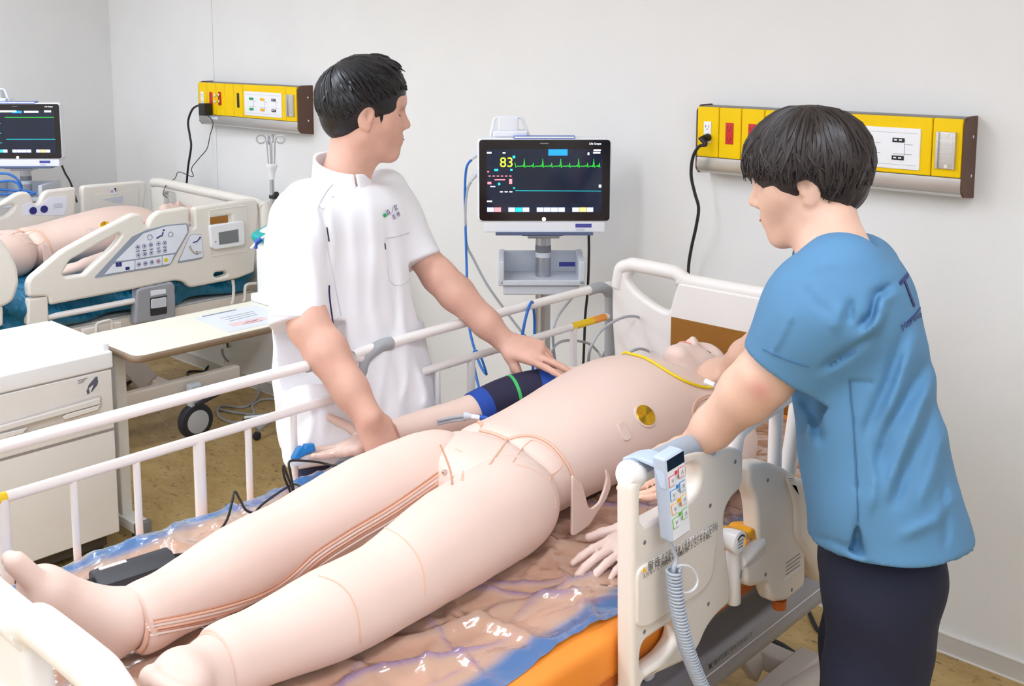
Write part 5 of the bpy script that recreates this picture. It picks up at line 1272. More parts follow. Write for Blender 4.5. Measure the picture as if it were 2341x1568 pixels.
for pts, rs in ((FL, (.088, .080, .060, .059, .044, .043)), (NL, (.090, .083, .064, .061, .045, .044))):
    S = SDF(); S.chain(smooth_path(pts, 3), list(np.interp(np.linspace(0, 5, 16), range(6), rs)), k=.03)
    S.cut(pts[-1], (0, -1, 0))
    S.cone(V(*pts[-1]) - V(0, .02, 0), V(*pts[-1]) + V(0, .018, 0), rs[-1] - .006, rs[-1] - .008, k=.002, op='s')
    legs.append(put('leg', S.mesh('leg', .006), m_doll, dm))
def foot(A_, heel, ball, toe, medial):
    S = SDF(); A_, heel, ball, toe = [V(*q) for q in (A_, heel, ball, toe)]
    S.chain([A_ + V(0, .03, 0), A_], [.033, .036], k=.02)
    S.cone(A_, heel, .036, .034, k=.03); S.cone(heel, ball, .033, .026, k=.03); S.cone(A_ + (ball - A_) * .1, ball, .034, .027, k=.03)
    m = V(medial, 0, 0); d = nrm(toe - ball); up = nrm(np.cross(d, m)); up = up if up @ (A_ - heel) > -1 else -up
    S.cone(ball + m * .020, ball - m * .028, .026, .022, k=.03)
    L0 = np.linalg.norm(toe - ball)
    for i, (o, r, l) in enumerate(((.026, .0165, 1.0), (.003, .0125, .96), (-.015, .0118, .86), (-.030, .011, .74), (-.043, .0100, .6))):
        b = ball + m * o * .9 + d * .012; S.cone(b, ball + m * o + d * L0 * l, r * 1.1, r, k=.008)
    return put('foot', S.mesh('foot', .004), m_doll, dm)
feet = [foot((-1.520, .750, .850), (-1.545, .725, .822), (-1.572, .640, .922), (-1.588, .598, .985), 1), foot((-1.314, .770, .846), (-1.300, .748, .822), (-1.288, .706, .870), (-1.268, .664, .888), -1)]
# cuffs of the leg skins
for pts, r in ((FL, .044), (NL, .045)):
    c = V(*pts[-1]); MB().tube([c + V(math.cos(a) * r, .004 * math.sin(2 * a), math.sin(a) * r) for a in np.linspace(0, 2 * PI, 28, endpoint=False)], .0042, 8, True).build('skin_cuff', m_seam, dm)
# arms
farA = [(-1.64, 2.09, .872), (-1.72, 2.02, .868), (-1.785, 1.92, .862), (-1.822, 1.79, .838), (-1.848, 1.67, .834), (-1.862, 1.552, .838)]
S = SDF(); S.chain(smooth_path(farA, 3), list(np.interp(np.linspace(0, 5, 16), range(6), (.052, .05, .045, .038, .034, .025))), k=.02)
Wf = V(*farA[-1]); Df = onz(765, 1046, .822) - onz(870, 1006, .838)
ftips = hand_sdf(S, Wf, Df, (0.1, 0, -1), 1, 1.0, ((.12, .18, .12), (.05, .15, .1), (.15, .15, .1), (.2, .18, .1)), (.28, .06, -.16, -.40), (.50, .95, .05))
arms = [put('arm', S.mesh('arm', .0045), m_doll, dm)]
neA = [(-1.27, 2.09, .870), (-1.21, 2.02, .862), (-1.17, 1.92, .850), (-1.145, 1.80, .838), (-1.13, 1.71, .832), (-1.126, 1.62, .826)]
S = SDF(); S.chain(smooth_path(neA, 3), list(np.interp(np.linspace(0, 5, 16), range(6), (.052, .05, .045, .038, .034, .025))), k=.02)
Wn = V(*neA[-1]); Dn = onz(1372, 1275, .806) - Wn
hand_sdf(S, Wn, Dn, (.1, 0, 1), -1, 1.0, ((.05, .15, .1), (.1, .2, .15), (.12, .2, .15), (.15, .2, .2)), (.08, .02, -.05, -.12), (.6, .1, .2))
arms.append(put('arm', S.mesh('arm', .0045), m_doll2, dm))
# head
HO = V(-1.492, 2.292, .882)
S = SDF(); Pd, Fd, Ud, Ld = head_sdf(S, HO, (-.06, .20, .97), (0, .98, -.2), .94, neck=(-1.46, 2.12, .862), nr=(.058, .064))
dhead = put('head', S.mesh('head', .004), m_doll2, dm)
MB().tube([Pd(.083, .02, .036), Pd(.079, .035, .040), Pd(.072, .050, .036)], [.002, .003, .0015], 6).build('eyebrow', m_seamd, dhead)
for sg in (1, -1): MB().tube([Pd(.0805, sg * .022, .004), Pd(.0812, sg * .033, .0025), Pd(.0775, sg * .045, .004)], [.0008, .0018, .0008], 6).build('eyelid_line', m_dark, dhead)
MB().tube([Pd(.0995, -.021, -.0598), Pd(.1012, -.01, -.0592), Pd(.1018, 0, -.0596), Pd(.1012, .01, -.0592), Pd(.0995, .021, -.0598)], [.0008, .002, .002, .002, .0008], 6).build('mouth_line', M('lip_pink', (226, 150, 140), .5), dhead)
# seams traced on the skin
bv = bvh_of(torso, pelvis, *legs); bvf = bvh_of(legs[0])
c3 = lambda pts: cr(1000, 780, 3.136, pts)
def seam(pts, r, mat, lift=.0, name='seam', n=5, par=dm, bv=bv):
    q = hits(bv, [tuple(p) for p in smooth_path([V(*p) for p in pts], n)], lift)
    if len(q) > 2: return MB().tube(q, r, 6).build(name, mat, par)
for pts in (c3([(115, 635), (190, 588), (265, 570), (310, 585), (318, 610)]), c3([(305, 637), (400, 660), (500, 702)]), c3([(505, 702), (600, 678), (700, 683), (800, 730), (880, 810), (940, 900), (970, 990), (978, 1130)])):
    seam(pts, .0036, m_seam); seam([(a - 1.5, b + 3) for a, b in pts], .0015, m_seamd)
seam(c3([(540, 868), (600, 780), (640, 735), (690, 710), (790, 760), (860, 830), (888, 880), (870, 920), (820, 960), (800, 1000)]), .0018, m_seam)
seam(c3([(498, 708), (440, 790), (375, 885)]), .003, m_seam); seam(c3([(500, 702), (445, 785), (380, 880)]), .0016, m_seamd)
seam(c3([(20, 745), (70, 860), (98, 950), (106, 1030)]), .0022, m_seamd)
seam(c3([(130, 770), (175, 795)]), .0012, m_seam)
seam(c3([(170, 1000), (185, 930), (185, 1000)]), .0012, m_seam)
seam(c3([(560, 885), (680, 920), (770, 980), (830, 1080), (848, 1170), (846, 1200)]), .0013, m_seam)
for d in ((0, 0, .0018, m_seamd), (6, 6, .003, m_seam), (12, 14, .0034, m_doll2), (18, 22, .003, m_seam), (22, 30, .0018, m_seamd), (26, 36, .003, m_doll2)):
    seam([(a + d[0] * .5, b + d[1] * .8) for a, b in ((1012, 1072), (900, 1150), (800, 1210), (720, 1262), (660, 1315), (600, 1352), (520, 1380), (420, 1405), (320, 1424))], d[2], d[3], .0, 'zip', bv=bvf)
for pts in (((880, 1206), (915, 1226), (948, 1262), (966, 1305), (972, 1360)), ((728, 1316), (770, 1332), (800, 1362), (818, 1410), (824, 1470))): seam(pts, .0016, m_seam)
seam(((1583, 950), (1584, 932), (1594, 915), (1612, 905), (1630, 902)), .0026, m_seam); seam(((1588, 955), (1590, 936), (1600, 920), (1618, 910)), .0016, m_seamd)
MB().tube([onz(305, 1443, .80), onz(330, 1440, .80), onz(362, 1430, .80)], .0035, 6).build('zip_pull', m_plwhite, dm)
q = hit(bv, 1018, 1080, .003)
if q is not None: MB().box(q - .004, q + .004, .001).build('zip_end', m_chrome, dm)
# disc and access tab on the chest side
def surf(x, y, off=6):
    p = hit(bv, x, y); a = hit(bv, x + off, y); b = hit(bv, x, y - off); n = nrm(np.cross(a - p, b - p)); return p, n
p, n = surf(1475, 950)
MB().lathe(p - n * .004, n, [(.0275, 0), (.0275, .0055), (.025, .0065)], 32).build('disc_rim', m_doll2, dm)
MB().lathe(p - n * .003, n, [(.0238, 0), (.0238, .0062)] + [(.0234 - .0234 * i / 40 + 1e-5, .0066 + (.00022 if i % 2 else 0)) for i in range(41)], 48).build('chest_disc', m_gold, dm)
p, n = surf(1428, 990)
tu = nrm(onz(1408, 985, p[2]) - onz(1444, 998, p[2])); tu = nrm(tu - n * (tu @ n)); tv = np.cross(n, tu)
plate('access_tab', [fillet([V(-.016, -.012), V(.024, -.009), V(.024, .008), V(-.016, .012)], [.011, .002, .002, .011])], .0045, .0012, p - n * .0015, tu, tv, n, m_doll2, dm)
# open flap of the torso skin beside the hip
fp = [onx(a, b, -1.262)[1:] for a, b in c3([(972, 960), (966, 1395), (995, 1388), (1090, 1322), (1148, 1230), (1215, 1130), (1248, 1040), (1240, 960), (1212, 915), (1220, 985), (1203, 1060), (1165, 1158), (1112, 1203), (1085, 1190), (1062, 1100), (1040, 1020)])]
plate('skin_flap', [fillet(fp, .006)], .006, .0022, (-1.262, 0, 0), (0, 1, 0), (0, 0, 1), (-1, 0, 0), m_doll, dm)
# second dummy on the teal bed: same figure
D2 = (-3.2, .375, -.012)
dm2 = copy_tree(dm, V(BXC, 1.5, ZM) + V(*D2), 'peach nursing training dummy lying on the teal mattress', 'training dummies')
dm['group'] = 'training dummies'
# ================================================================== things on and around the near dummy
m_cuffn = M('cuff_navy', (36, 34, 62), .8, bump=.1, bscale=800)
m_cuffb = M('cuff_blue', (28, 72, 165), .75)
ax = smooth_path(farA, 8)
def arm_at(t): i = t * (len(ax) - 1); a = int(i); return ax[a] * (1 - i + a) + ax[min(a + 1, len(ax) - 1)] * (i - a)
cf = thing('arm_cuff', 'navy blood pressure cuff with blue ends wrapped around the dummy\'s upper arm', 'arm cuff', arm_at(.42))
def cuff_piece(name, t0, t1, r0, r1, mat, n=10): return MB().tube([arm_at(t) for t in np.linspace(t0, t1, n)], list(np.linspace(r0, r1, n)), 24).build(name, mat, cf)
cuff_piece('band', .27, .535, .0565, .049, m_cuffn); cuff_piece('edge', .225, .29, .0585, .0565, m_cuffb, 5); cuff_piece('edge', .515, .57, .0505, .0475, m_cuffb, 5)
cuff_piece('index_line', .395, .408, .0538, .0536, M('green_line', (60, 190, 100), .5), 2)
ox = thing('finger_sensor', 'blue finger clip sensor on the fingertip of the dummy\'s outstretched hand', 'sensor', ftips[0])
fo_ = onz(730, 1022, .86); fd = nrm(Df)
m_oxb = M('sensor_blue', (16, 122, 196), .4)
fp = ftips[1]; up_ = nrm(V(-.2, 0, 1))
plate('upper_jaw', [fillet([V(-.022, .004), V(-.02, .022), V(.0, .026), (V(.004, .02)), V(.008, .026), V(.018, .024), V(.034, .006), V(.032, -.002), V(.0, .004)], .003)], .022, .004, fp - np.cross(fd, up_) * .011 - fd * .012, fd * 1.0, up_, np.cross(fd, up_), m_oxb, ox)
MB().obox(fp - up_ * .008 + fd * .004, (fd, np.cross(up_, fd), up_), (.018, .011, .005), .002).build('lower_jaw', m_lgrey, ox)
tb_ = [onz(a, b, z) for a, b, z in ((1000, 962, .875), (1030, 955, .875), (1060, 951, .88), (1066, 951, .88))]
ic = thing('tube_connector', 'grey twin tube with a white and blue connector lying on the dummy\'s forearm', 'tube', tb_[1])
MB().tube(tb_, .004, 8).build('tube', m_greycable, ic); MB().tube([q - V(0, .0, .008) for q in tb_], .004, 8).build('tube', m_greycable, ic)
MB().tube([tb_[2], tb_[3], onz(1078, 952, .88)], [.009, .010, .007], 12).build('connector', m_lgrey, ic); MB().tube([onz(1078, 952, .88), onz(1098, 955, .88)], .006, 10).build('sleeve', m_plwhite, ic)
MB().tube([onz(1096, 954, .88), onz(1120, 957, .88)], [.007, .003], 10).build('tip', m_blue, ic)
q = hits(bv, [tuple(p) for p in smooth_path([V(*p) for p in ((1440, 812), (1470, 820), (1500, 836), (1535, 858), (1570, 876), (1600, 886), (1618, 889))], 4)], .004)
y0 = [onx(1424, 808, q[0][0] - .03), onx(1432, 805, q[0][0] - .015)]
yl = thing('yellow_lead', 'thin yellow lead lying across the dummy\'s upper chest', 'cable', q[0])
MB().tube(y0 + q + [q[-1] + V(.01, .01, .004)], .0032, 8).build('lead', M('yellow_cable', (240, 208, 10), .4), yl)
MB().tube([q[-1] + V(.012, .008, .006), q[-1] + V(-.015, .012, .008)], [.006, .008], 8).build('clip', m_plwhite, yl)
# black power brick on the mattress
zb = ZM + .04
k4 = [onz(a, b, zb) for a, b in ((200, 1297), (373, 1242), (412, 1273), (228, 1330))]
cb_ = sum(k4) / 4; e1 = nrm((k4[1] + k4[2] - k4[0] - k4[3])); e2 = nrm(np.cross(Z3, e1)); l1 = np.linalg.norm(k4[1] + k4[2] - k4[0] - k4[3]) / 4; l2 = .028
bk = thing('power_brick', 'black power adapter brick on the plastic sheet beside the dummy\'s shin', 'adapter', cb_ - V(0, 0, .035))
pr = [V(-l2, -.018), V(-l2, .010), V(-l2 + .006, .016), V(.002, .018), V(l2, .006), V(l2, -.018)]
m_brick = M('brick_charcoal', (54, 55, 60), .5, var=.06, scale=60)
bo = plate('body', [pr], 2 * l1, .002, cb_ - e1 * l1 - V(0, 0, .018), -e2, Z3, e1, m_brick, bk)
MB().obox(cb_ + e2 * .014 - e1 * l1 * .45 - Z3 * .001, (e1, e2, Z3), (l1 * .34, .0045, .0016), .001).build('label_strip', M('pale_pink_label', (244, 222, 220), .5), bo)
plug0 = cb_ - e1 * l1 - V(0, 0, .02); MB().obox(plug0 - e1 * .018, (e1, e2, Z3), (.02, .012, .010), .004).build('plug', m_black, bk)
c0 = cb_ + e1 * l1 - V(0, 0, .014)
MB().tube([c0, c0 + e1 * .016], [.006, .003], 8).build('strain_relief', m_black, bk)
zc = ZM + .012
cp_ = [c0 + e1 * .012] + [onz(a, b, z) for a, b, z in ((450, 1256, zc), (490, 1228, zc + .01), (518, 1190, zc + .04), (530, 1150, zc + .07), (537, 1124, zc + .085), (550, 1145, zc + .05), (565, 1168, zc + .015), (595, 1172, zc), (640, 1160, zc + .01), (672, 1135, zc + .02), (690, 1118, zc + .03), (668, 1108, zc + .03), (610, 1145, zc + .01), (586, 1168, zc), (588, 1182, zc), (625, 1165, zc), (665, 1140, zc + .01), (650, 1090, zc + .06), (648, 1065, zc + .09), (660, 1095, zc + .06), (672, 1125, zc + .03), (664, 1080, zc + .08), (662, 1055, zc + .1), (690, 1053, zc + .08), (730, 1057, zc + .05), (760, 1064, zc + .04), (795, 1066, zc + .04), (830, 1078, zc + .03))]
MB().tube(smooth_path(cp_, 6), .0026, 7).build('cord', m_blackc, bk)
# ================================================================== people
m_skinA = M('skin_tan', (218, 170, 150), .5, var=.09, scale=18, detail=6, sss=.1, bump=.08, bscale=260)
m_skinB = M('skin_light', (226, 184, 160), .5, var=.08, scale=14, detail=6, sss=.1, bump=.06, bscale=260)
m_hairA = M('hair_black', (22, 20, 24), .38, var=.3, scale=40)
m_hairB = M('hair_dark_brown', (42, 33, 31), .46, var=.3, scale=40)
m_tunic = M('white_tunic_cloth', (240, 240, 244), .75, var=.01, bump=.05, bscale=1400)
m_navy = M('navy_trousers', (28, 34, 74), .8, var=.06, bump=.08, bscale=900)
m_scrub = M('blue_scrub_cloth', (84, 132, 170), .8, var=.03, bump=.10, bscale=900)
m_navy2 = M('midnight_trousers', (20, 24, 46), .85, var=.06, bump=.08, bscale=900)
m_shoe = M('white_shoe', (232, 232, 232), .5)
def pix(X):
    q = X - Cc; d = q @ FW
    return np.stack([CX + FPX * (q @ RT) / d, CY - FPX * (q @ UPV) / d], -1), d
def folds(X, dmax, items):
    """soft creases of the cloth: polylines (px), width (px), height (m, negative for a valley)"""
    P_, d = pix(X); out = np.zeros(len(X)); front = np.clip((dmax - d) / .06, 0, 1)
    for pts, w, A_ in items:
        best = np.full(len(X), 1e9); tt = np.zeros(len(X)); n = len(pts) - 1
        for i in range(n):
            a_ = np.array(pts[i], float); ba = np.array(pts[i + 1], float) - a_
            t = np.clip(((P_ - a_) @ ba) / (ba @ ba), 0, 1); q = P_ - a_ - t[:, None] * ba; dd = (q * q).sum(-1)
            m = dd < best; best[m] = dd[m]; tt[m] = (i + t[m]) / n
        out -= A_ * np.exp(-best / (w * w)) * np.clip(np.minimum(tt, 1 - tt) * 4 + .15, 0, 1)
    return out * front
def trousers(name, par, hip, F, zc, mat, foot_y=None, stance=.1, spread=.02, knee=.0, lean=(0, 0, 0)):
    Lf = np.cross(Z3, F); S = SDF()
    hip = np.asarray(hip, float)
    S.ell(hip + Z3 * .0, (.105, .165, .12), (F, Lf, Z3), k=.05)
    feet_ = []
    for sg in (-1, 1):
        a = hip + Lf * sg * .085 - Z3 * .03; ft = np.array([hip[0], hip[1], 0]) + Lf * sg * stance - F * .02 + V(*lean)
        kn = (a + ft) / 2 + F * (.02 + knee) + Lf * sg * .01; kn[2] = .46
        an = ft.copy(); an[2] = .07
        S.cone(a, kn, .092, .070, k=.04); S.cone(kn, an, .070, .062, k=.03); feet_.append(ft)
    o = put(name, S.mesh(name, .01, lambda X: .005 * np.sin(X[:, 2] * 38 + X[:, 0] * 12) * np.sin(X[:, 1] * 17 + X[:, 2] * 9)), mat, par)
    for ft in feet_:
        S = SDF(); S.cone(ft + V(0, 0, .045) - F * .05, ft + V(0, 0, .035) + F * .13, .042, .036, k=.02); S.ell(ft + V(0, 0, .035) + F * .05, (.12, .045, .035), (F, Lf, Z3), k=.03)
        S.cut((0, 0, .002), (0, 0, -1)); put('shoe', S.mesh('shoe', .007), m_shoe, par)
    return o

# ------------------------------------------------------------------ man in the white tunic
D1 = 2.70
FA = V(1, 0, 0); LA = np.cross(Z3, FA)
hipA = atd(822, 900, 2.68)
pA = thing('person', 'man in a white short-sleeved tunic with navy trousers, standing behind the far bed rail', 'person', (hipA[0], hipA[1], 0))
hA = atd(836, 258, D1); thF = .30; Fh = nrm(RT * math.cos(thF) + FWH * math.sin(thF) - Z3 * .10)
S = SDF()
nbA = atd(782, 425, 2.70)
PA, FA_, UA_, LA_ = head_sdf(S, hA, Fh, Z3 + RT * .10, 1.0, neck=nbA, nr=(.054, .056))
SA = SDF()
# arms as part of the same body
shR, elR, wrR = atd(680, 490, 2.56), atd(706, 745, 2.48), atd(842, 955, 2.43)
shL, elL, wrL = atd(890, 450, 2.84), atd(1004, 632, 2.80), atd(1158, 785, 2.785)
for S_ in (S,):
    S_.chain([shR - V(0, 0, .06), elR], [.045, .046], k=.02); S_.chain([elR, elR * .72 + wrR * .28 + V(.004, 0, 0), elR * .3 + wrR * .7, wrR], [.047, .048, .040, .033], k=.02)
    S_.chain([shL - V(0, 0, .05), elL], [.043, .042], k=.02); S_.chain([elL, elL * .75 + wrL * .25, elL * .3 + wrL * .7, wrL], [.044, .045, .036, .029], k=.02)
    S_.cone(nbA, (shR + shL) / 2 - V(0, 0, .12), .05, .08, k=.03); S_.cone(shR - V(0, 0, .07), shL - V(0, 0, .07), .045, .045, k=.03); S_.cone(nbA - V(0, 0, .14), nbA * .4 + hipA * .6, .07, .08, k=.03)
DR = atd(886, 1042, 2.435) - wrR
hand_sdf(S, wrR, DR, -FWH * .75 + Z3 * .45 + RT * .45, 1, 1.08, ((.45, .9, .5), (.5, .95, .5), (.5, .95, .5), (.5, .95, .5)), (.05, .0, -.04, -.08), (.55, .75, .3))
DL = atd(1272, 822, 2.70) - wrL
hand_sdf(S, wrL, DL, Z3 * .75 - FWH * .6 + RT * .1, -1, 1.05, ((.02, .12, .1), (.08, .18, .1), (.75, .45, .2), (.95, .5, .3)), (.10, .0, .0, -.05), (.55, .95, .1))
lo = np.min([q[3] for q in S.p if q[0] == 'u'], 0) - .02; hi = np.max([q[4] for q in S.p if q[0] == 'u'], 0) + .02
bodyA = put('body', S.mesh('body', .0043), m_skinA, pA)
# hair: cap plus locks; short at the sides
S = SDF()
def cap(S, P, F, U, Lf, s, t, cuts):
    S.ell(P(-.012, 0, .038), (.098 * s + t, .077 * s + t * .8, .088 * s + t), (F, Lf, U), k=.02)
    S.ell(P(-.055, 0, -.02), (.050 * s + t * .3, .054 * s + t * .3, .055 * s), (F, Lf, U), k=.03)
    for c, r, k in cuts: S.ell(P(*c), [q * s for q in r], (F, Lf, U), k=k, op='s')
cap(S, PA, FA_, UA_, LA_, 1.0, .014, [((.115, 0, -.025), (.085, .10, .085), .004), ((.035, -.09, -.055), (.045, .05, .06), .01), ((.035, .09, -.055), (.045, .05, .06), .01), ((-.005, -.095, -.01), (.024, .03, .034), .008), ((-.005, .095, -.01), (.024, .03, .034), .008), ((-.03, 0, -.135), (.12, .12, .055), .012)])
hairA = put('hair', S.mesh('hair', .003), m_hairA, pA)
locks('hair_locks', hA, FA_, UA_, LA_, 1.0, 1200, lambda a: 1.80 + .16 * math.cos(a) - .12 * abs(math.sin(a)), m_hairA, hairA, rad=(.0036, .0010), lift=.06, rr=(.110, .087, .102), cen=(-.012, 0, .038), whorl=.9, seed=5, sweep=.0, tipout=.03, avoid=[(PA(-.008, -.085, -.004), .030), (PA(-.008, .085, -.004), .030)])
locks('hair_locks', hA, FA_, UA_, LA_, 1.0, 150, lambda a: 1.40 + .2 * math.cos(a), m_hairA, hairA, rad=(.004, .001), lift=.10, rr=(.111, .087, .103), cen=(-.008, 0, .04), whorl=.95, seed=9, p0=.6, tipout=.07, avoid=[(PA(-.008, -.085, -.004), .034), (PA(-.008, .085, -.004), .034)])
MB().tube([PA(.084, -.018, .034), PA(.079, -.034, .039), PA(.068, -.052, .034)], [.0022, .0034, .0015], 6).build('eyebrow', m_hairA, hairA)
MB().tube([PA(.0805, -.022, .004), PA(.0815, -.033, .0028), PA(.0775, -.046, .004)], [.0008, .0018, .0008], 6).build('eyelashes', m_hairA, hairA)
for sg in (-1, 1): MB().tube([PA(.026, sg * .070, .012), PA(.028, sg * .068, -.008), PA(.030, sg * .0655, -.028), PA(.033, sg * .063, -.042)], [.007, .006, .004, .0012], 8).build('sideburn', m_hairA, hairA)
MB().tube([PA(.0995, -.020, -.0598), PA(.1012, -.01, -.0592), PA(.1018, 0, -.0596), PA(.1012, .01, -.0592)], [.0008, .0018, .0018, .0012], 6).build('lip_line', M('lip_brown', (176, 104, 92), .5), bodyA)
# tunic
T = SDF()
def st(px, py, d, w, dp): return (atd(px, py, d), w, dp)
T.stack(Z3, LA, [st(783, 416, 2.70, .078, .066), st(785, 434, 2.70, .145, .084), st(786, 475, 2.70, .196, .105), st(788, 560, 2.70, .203, .118), st(796, 700, 2.69, .205, .118), st(806, 820, 2.68, .212, .124), st(822, 920, 2.68, .222, .134), st(832, 1005, 2.68, .232, .142)], pw=2.25, cap=.012, k=.02)
cuR = atd(680, 738, 2.49); cuL = atd(964, 598, 2.80)
T.chain([atd(700, 462, 2.60), atd(684, 560, 2.54), atd(682, 770, 2.49)], [.058, .064, .068], k=.05)
T.cone(atd(880, 440, 2.84), atd(966, 608, 2.80), .064, .060, k=.04)
aL = nrm(atd(966, 608, 2.80) - atd(880, 440, 2.84))
TS_ = T
# trim: sleeve ends, collar slope, hem
def tun_disp(X):
    ang = np.arctan2(X[:, 1] - hipA[1], X[:, 0] - hipA[0]); z = X[:, 2]
    f = .0055 * np.sin(ang * 9 + 2.0 * np.sin(z * 5)) * np.clip((1.15 - z) / .35, 0, 1)
    f += .0022 * np.sin(z * 34 + X[:, 1] * 25) * np.sin(X[:, 1] * 19 - z * 13)
    f += folds(X, 2.72, [([(640, 520), (628, 620), (632, 725)], 12, .004), ([(735, 470), (748, 540), (750, 620)], 9, -.008), ([(700, 520), (720, 620), (735, 725)], 12, .005), ([(800, 470), (812, 600), (815, 760)], 12, .004), ([(845, 440), (858, 560), (850, 700), (870, 800)], 12, .005), ([(885, 480), (892, 560), (905, 700), (900, 790)], 10, -.005), ([(915, 600), (922, 720), (930, 800)], 10, .005), ([(940, 545), (970, 560)], 6, -.005), ([(942, 575), (975, 580)], 6, -.005), ([(850, 400), (880, 430), (905, 470)], 8, .004), ([(880, 800), (870, 900), (860, 960)], 10, .008), ([(925, 800), (930, 870), (920, 930)], 10, .009), ([(955, 830), (975, 900), (970, 940)], 9, .008), ([(700, 880), (715, 960), (700, 1030)], 12, .007), ([(745, 920), (740, 1000)], 10, .007)])
    return f
# cuff planes are cut with local subtractive solids
T.stack(nrm(elR - shR), LA, [(cuR, .12, .12), (cuR + nrm(elR - shR) * .14, .12, .12)], k=.003, op='s', cap=.002)
T.stack(aL, Z3, [(cuL, .085, .085), (cuL + aL * .14, .085, .085)], k=.003, op='s', cap=.002)
# hollow of collar so that the neck shows, and the slanted collar rim
T.stack(nrm(V(.05, 0, 1)), LA, [(atd(781, 440, 2.70), .060, .060), (atd(777, 350, 2.70), .066, .068)], k=.003, op='s', cap=.002)
tunic = put('tunic', T.mesh('tunic', .006, tun_disp), m_tunic, pA)
K_ = SDF(); ka = nrm(V(.10, 0, 1))
K_.stack(ka, LA, [(atd(782, 452, 2.70), .088, .084), (atd(781, 425, 2.70), .079, .077), (atd(780, 385, 2.70), .071, .071), (atd(779, 335, 2.70), .069, .069)], k=.005, cap=.002)
K_.stack(ka, LA, [(atd(782, 458, 2.70), .080, .076), (atd(781, 425, 2.70), .071, .069), (atd(780, 385, 2.70), .063, .063), (atd(779, 320, 2.70), .061, .061)], k=.002, op='s', cap=.002)
K_.cut(atd(779, 371, 2.70), Z3 + FA * .34, k=.003)
nv = atd(838, 412, 2.62); K_.stack(FA, LA, [(nv - FA * .05, .002, .05), (nv + FA * .05, .010, .05)], k=.002, op='s', cap=.002)
collar = put('collar', K_.mesh('collar', .003), m_tunic, tunic)
trousers('trousers', pA, hipA - V(0, 0, .02), FA, 0, m_navy)
bt_ = bvh_of(tunic)
def on_t(pts, r, mat, name, lift=.001, bvh=bt_, par=tunic, n=5):
    q = hits(bvh, [tuple(p) for p in smooth_path([V(*p) for p in pts], n)], lift)
    if len(q) > 1: return MB().tube(q, r, 6).build(name, mat, par)
m_stitch = M('tunic_stitch', (214, 215, 224), .8)
on_t(((752, 652), (752, 672), (757, 715), (764, 752)), .0022, M('navy_binding', (34, 32, 84), .7), 'side_vent')
on_t(((747, 520), (750, 538), (752, 552)), .0018, m_dkink, 'vent_mark'); on_t(((879, 556), (881, 570)), .0016, m_dkink, 'vent_mark')
on_t(((762, 420), (745, 440), (725, 480), (738, 520), (755, 600), (775, 700), (795, 800), (806, 840)), .0012, m_stitch, 'placket_edge')
on_t(((880, 545), (884, 600), (890, 640), (905, 652), (925, 648), (938, 635)), .0012, m_stitch, 'pocket_edge'); on_t(((880, 545), (905, 541), (935, 532)), .0014, m_stitch, 'pocket_edge')
on_t(((618, 722), (680, 722), (744, 721)), .001, m_stitch, 'cuff_stitch')
for a, b in ((776, 412), (757, 445), (735, 470)):
    p = hit(bt_, a, b); 
    if p is not None:
        q1, q2 = hit(bt_, a + 4, b), hit(bt_, a, b + 4)
        if q1 is None or q2 is None: continue
        n = -nrm(np.cross(q1 - p, q2 - p)); MB().lathe(p - n * .001, n, [(.0078, 0), (.0082, .0015), (.0075, .003), (.006, .0024)], 18).build('button', m_mwhite, tunic)
# embroidery on the chest
p0 = hit(bt_, 882, 494, .002); p1 = hit(bt_, 915, 474, .002); p2 = hit(bt_, 882, 480, .002)
if all(x is not None for x in (p0, p1, p2, hit(bt_, 896, 503))):
    u_ = nrm(p1 - p0); v_ = nrm(p2 - p0); v_ = nrm(v_ - u_ * (v_ @ u_))
    text('embroidery', '\u68ee\u30ce\u5bae', .016, m_navy_ink, p0, u_, v_, tunic, lift=.003); p3 = hit(bt_, 896, 503, .002)
    text('embroidery', '\u533b \u7642', .014, m_navy_ink, p3, u_, v_, tunic, lift=.003)
    MB().lathe(p0 - u_ * .006 + v_ * .004, np.cross(u_, v_), [(.0045, 0), (.0045, .004)], 8).build('embroidery', m_green, tunic)
# white tape hanging at the side
cable('tie_tape', [atd(668, 780, 2.60), atd(670, 860, 2.58), atd(664, 930, 2.58), atd(659, 985, 2.58), atd(657, 1022, 2.58)], .0032, m_tunic, None, parent=tunic)

# ------------------------------------------------------------------ man in the blue scrub top
D2_ = 1.85
FB = nrm(V(-.88, -.47, 0)); LB = np.cross(Z3, FB)
hipB = atd(2015, 1235, 1.86)
pB = thing('person', 'man in a blue scrub top and dark trousers, leaning over the near bed side', 'person', (hipB[0], hipB[1], 0))
hB = atd(1843, 412, 1.92); th, ph = math.radians(22), math.radians(14)
Fb = -RT * math.cos(ph) * math.cos(th) + FWH * math.cos(ph) * math.sin(th) - Z3 * math.sin(ph)
S = SDF(); nbB = atd(1912, 592, 1.86)
PB, FB_, UB_, LB_ = head_sdf(S, hB, Fb, Z3 - RT * .05, .93, neck=nbB, nr=(.055, .060))
shBL, elBL, wrBL = atd(1930, 640, 1.71), atd(1746, 862, 1.76), atd(1584, 1022, 1.895)
shBR, elBR, wrBR = atd(1955, 620, 2.02), atd(1795, 748, 2.27), atd(1668, 838, 2.50)
S.chain([shBL * .6 + elBL * .4, elBL], [.046, .047], k=.02); S.chain([elBL, elBL * .78 + wrBL * .22, elBL * .3 + wrBL * .7, wrBL], [.047, .046, .034, .0275], k=.02)
S.chain([shBR * .7 + elBR * .3, elBR], [.043, .042], k=.02); S.chain([elBR, elBR * .75 + wrBR * .25, elBR * .3 + wrBR * .7, wrBR], [.043, .043, .034, .0275], k=.02)
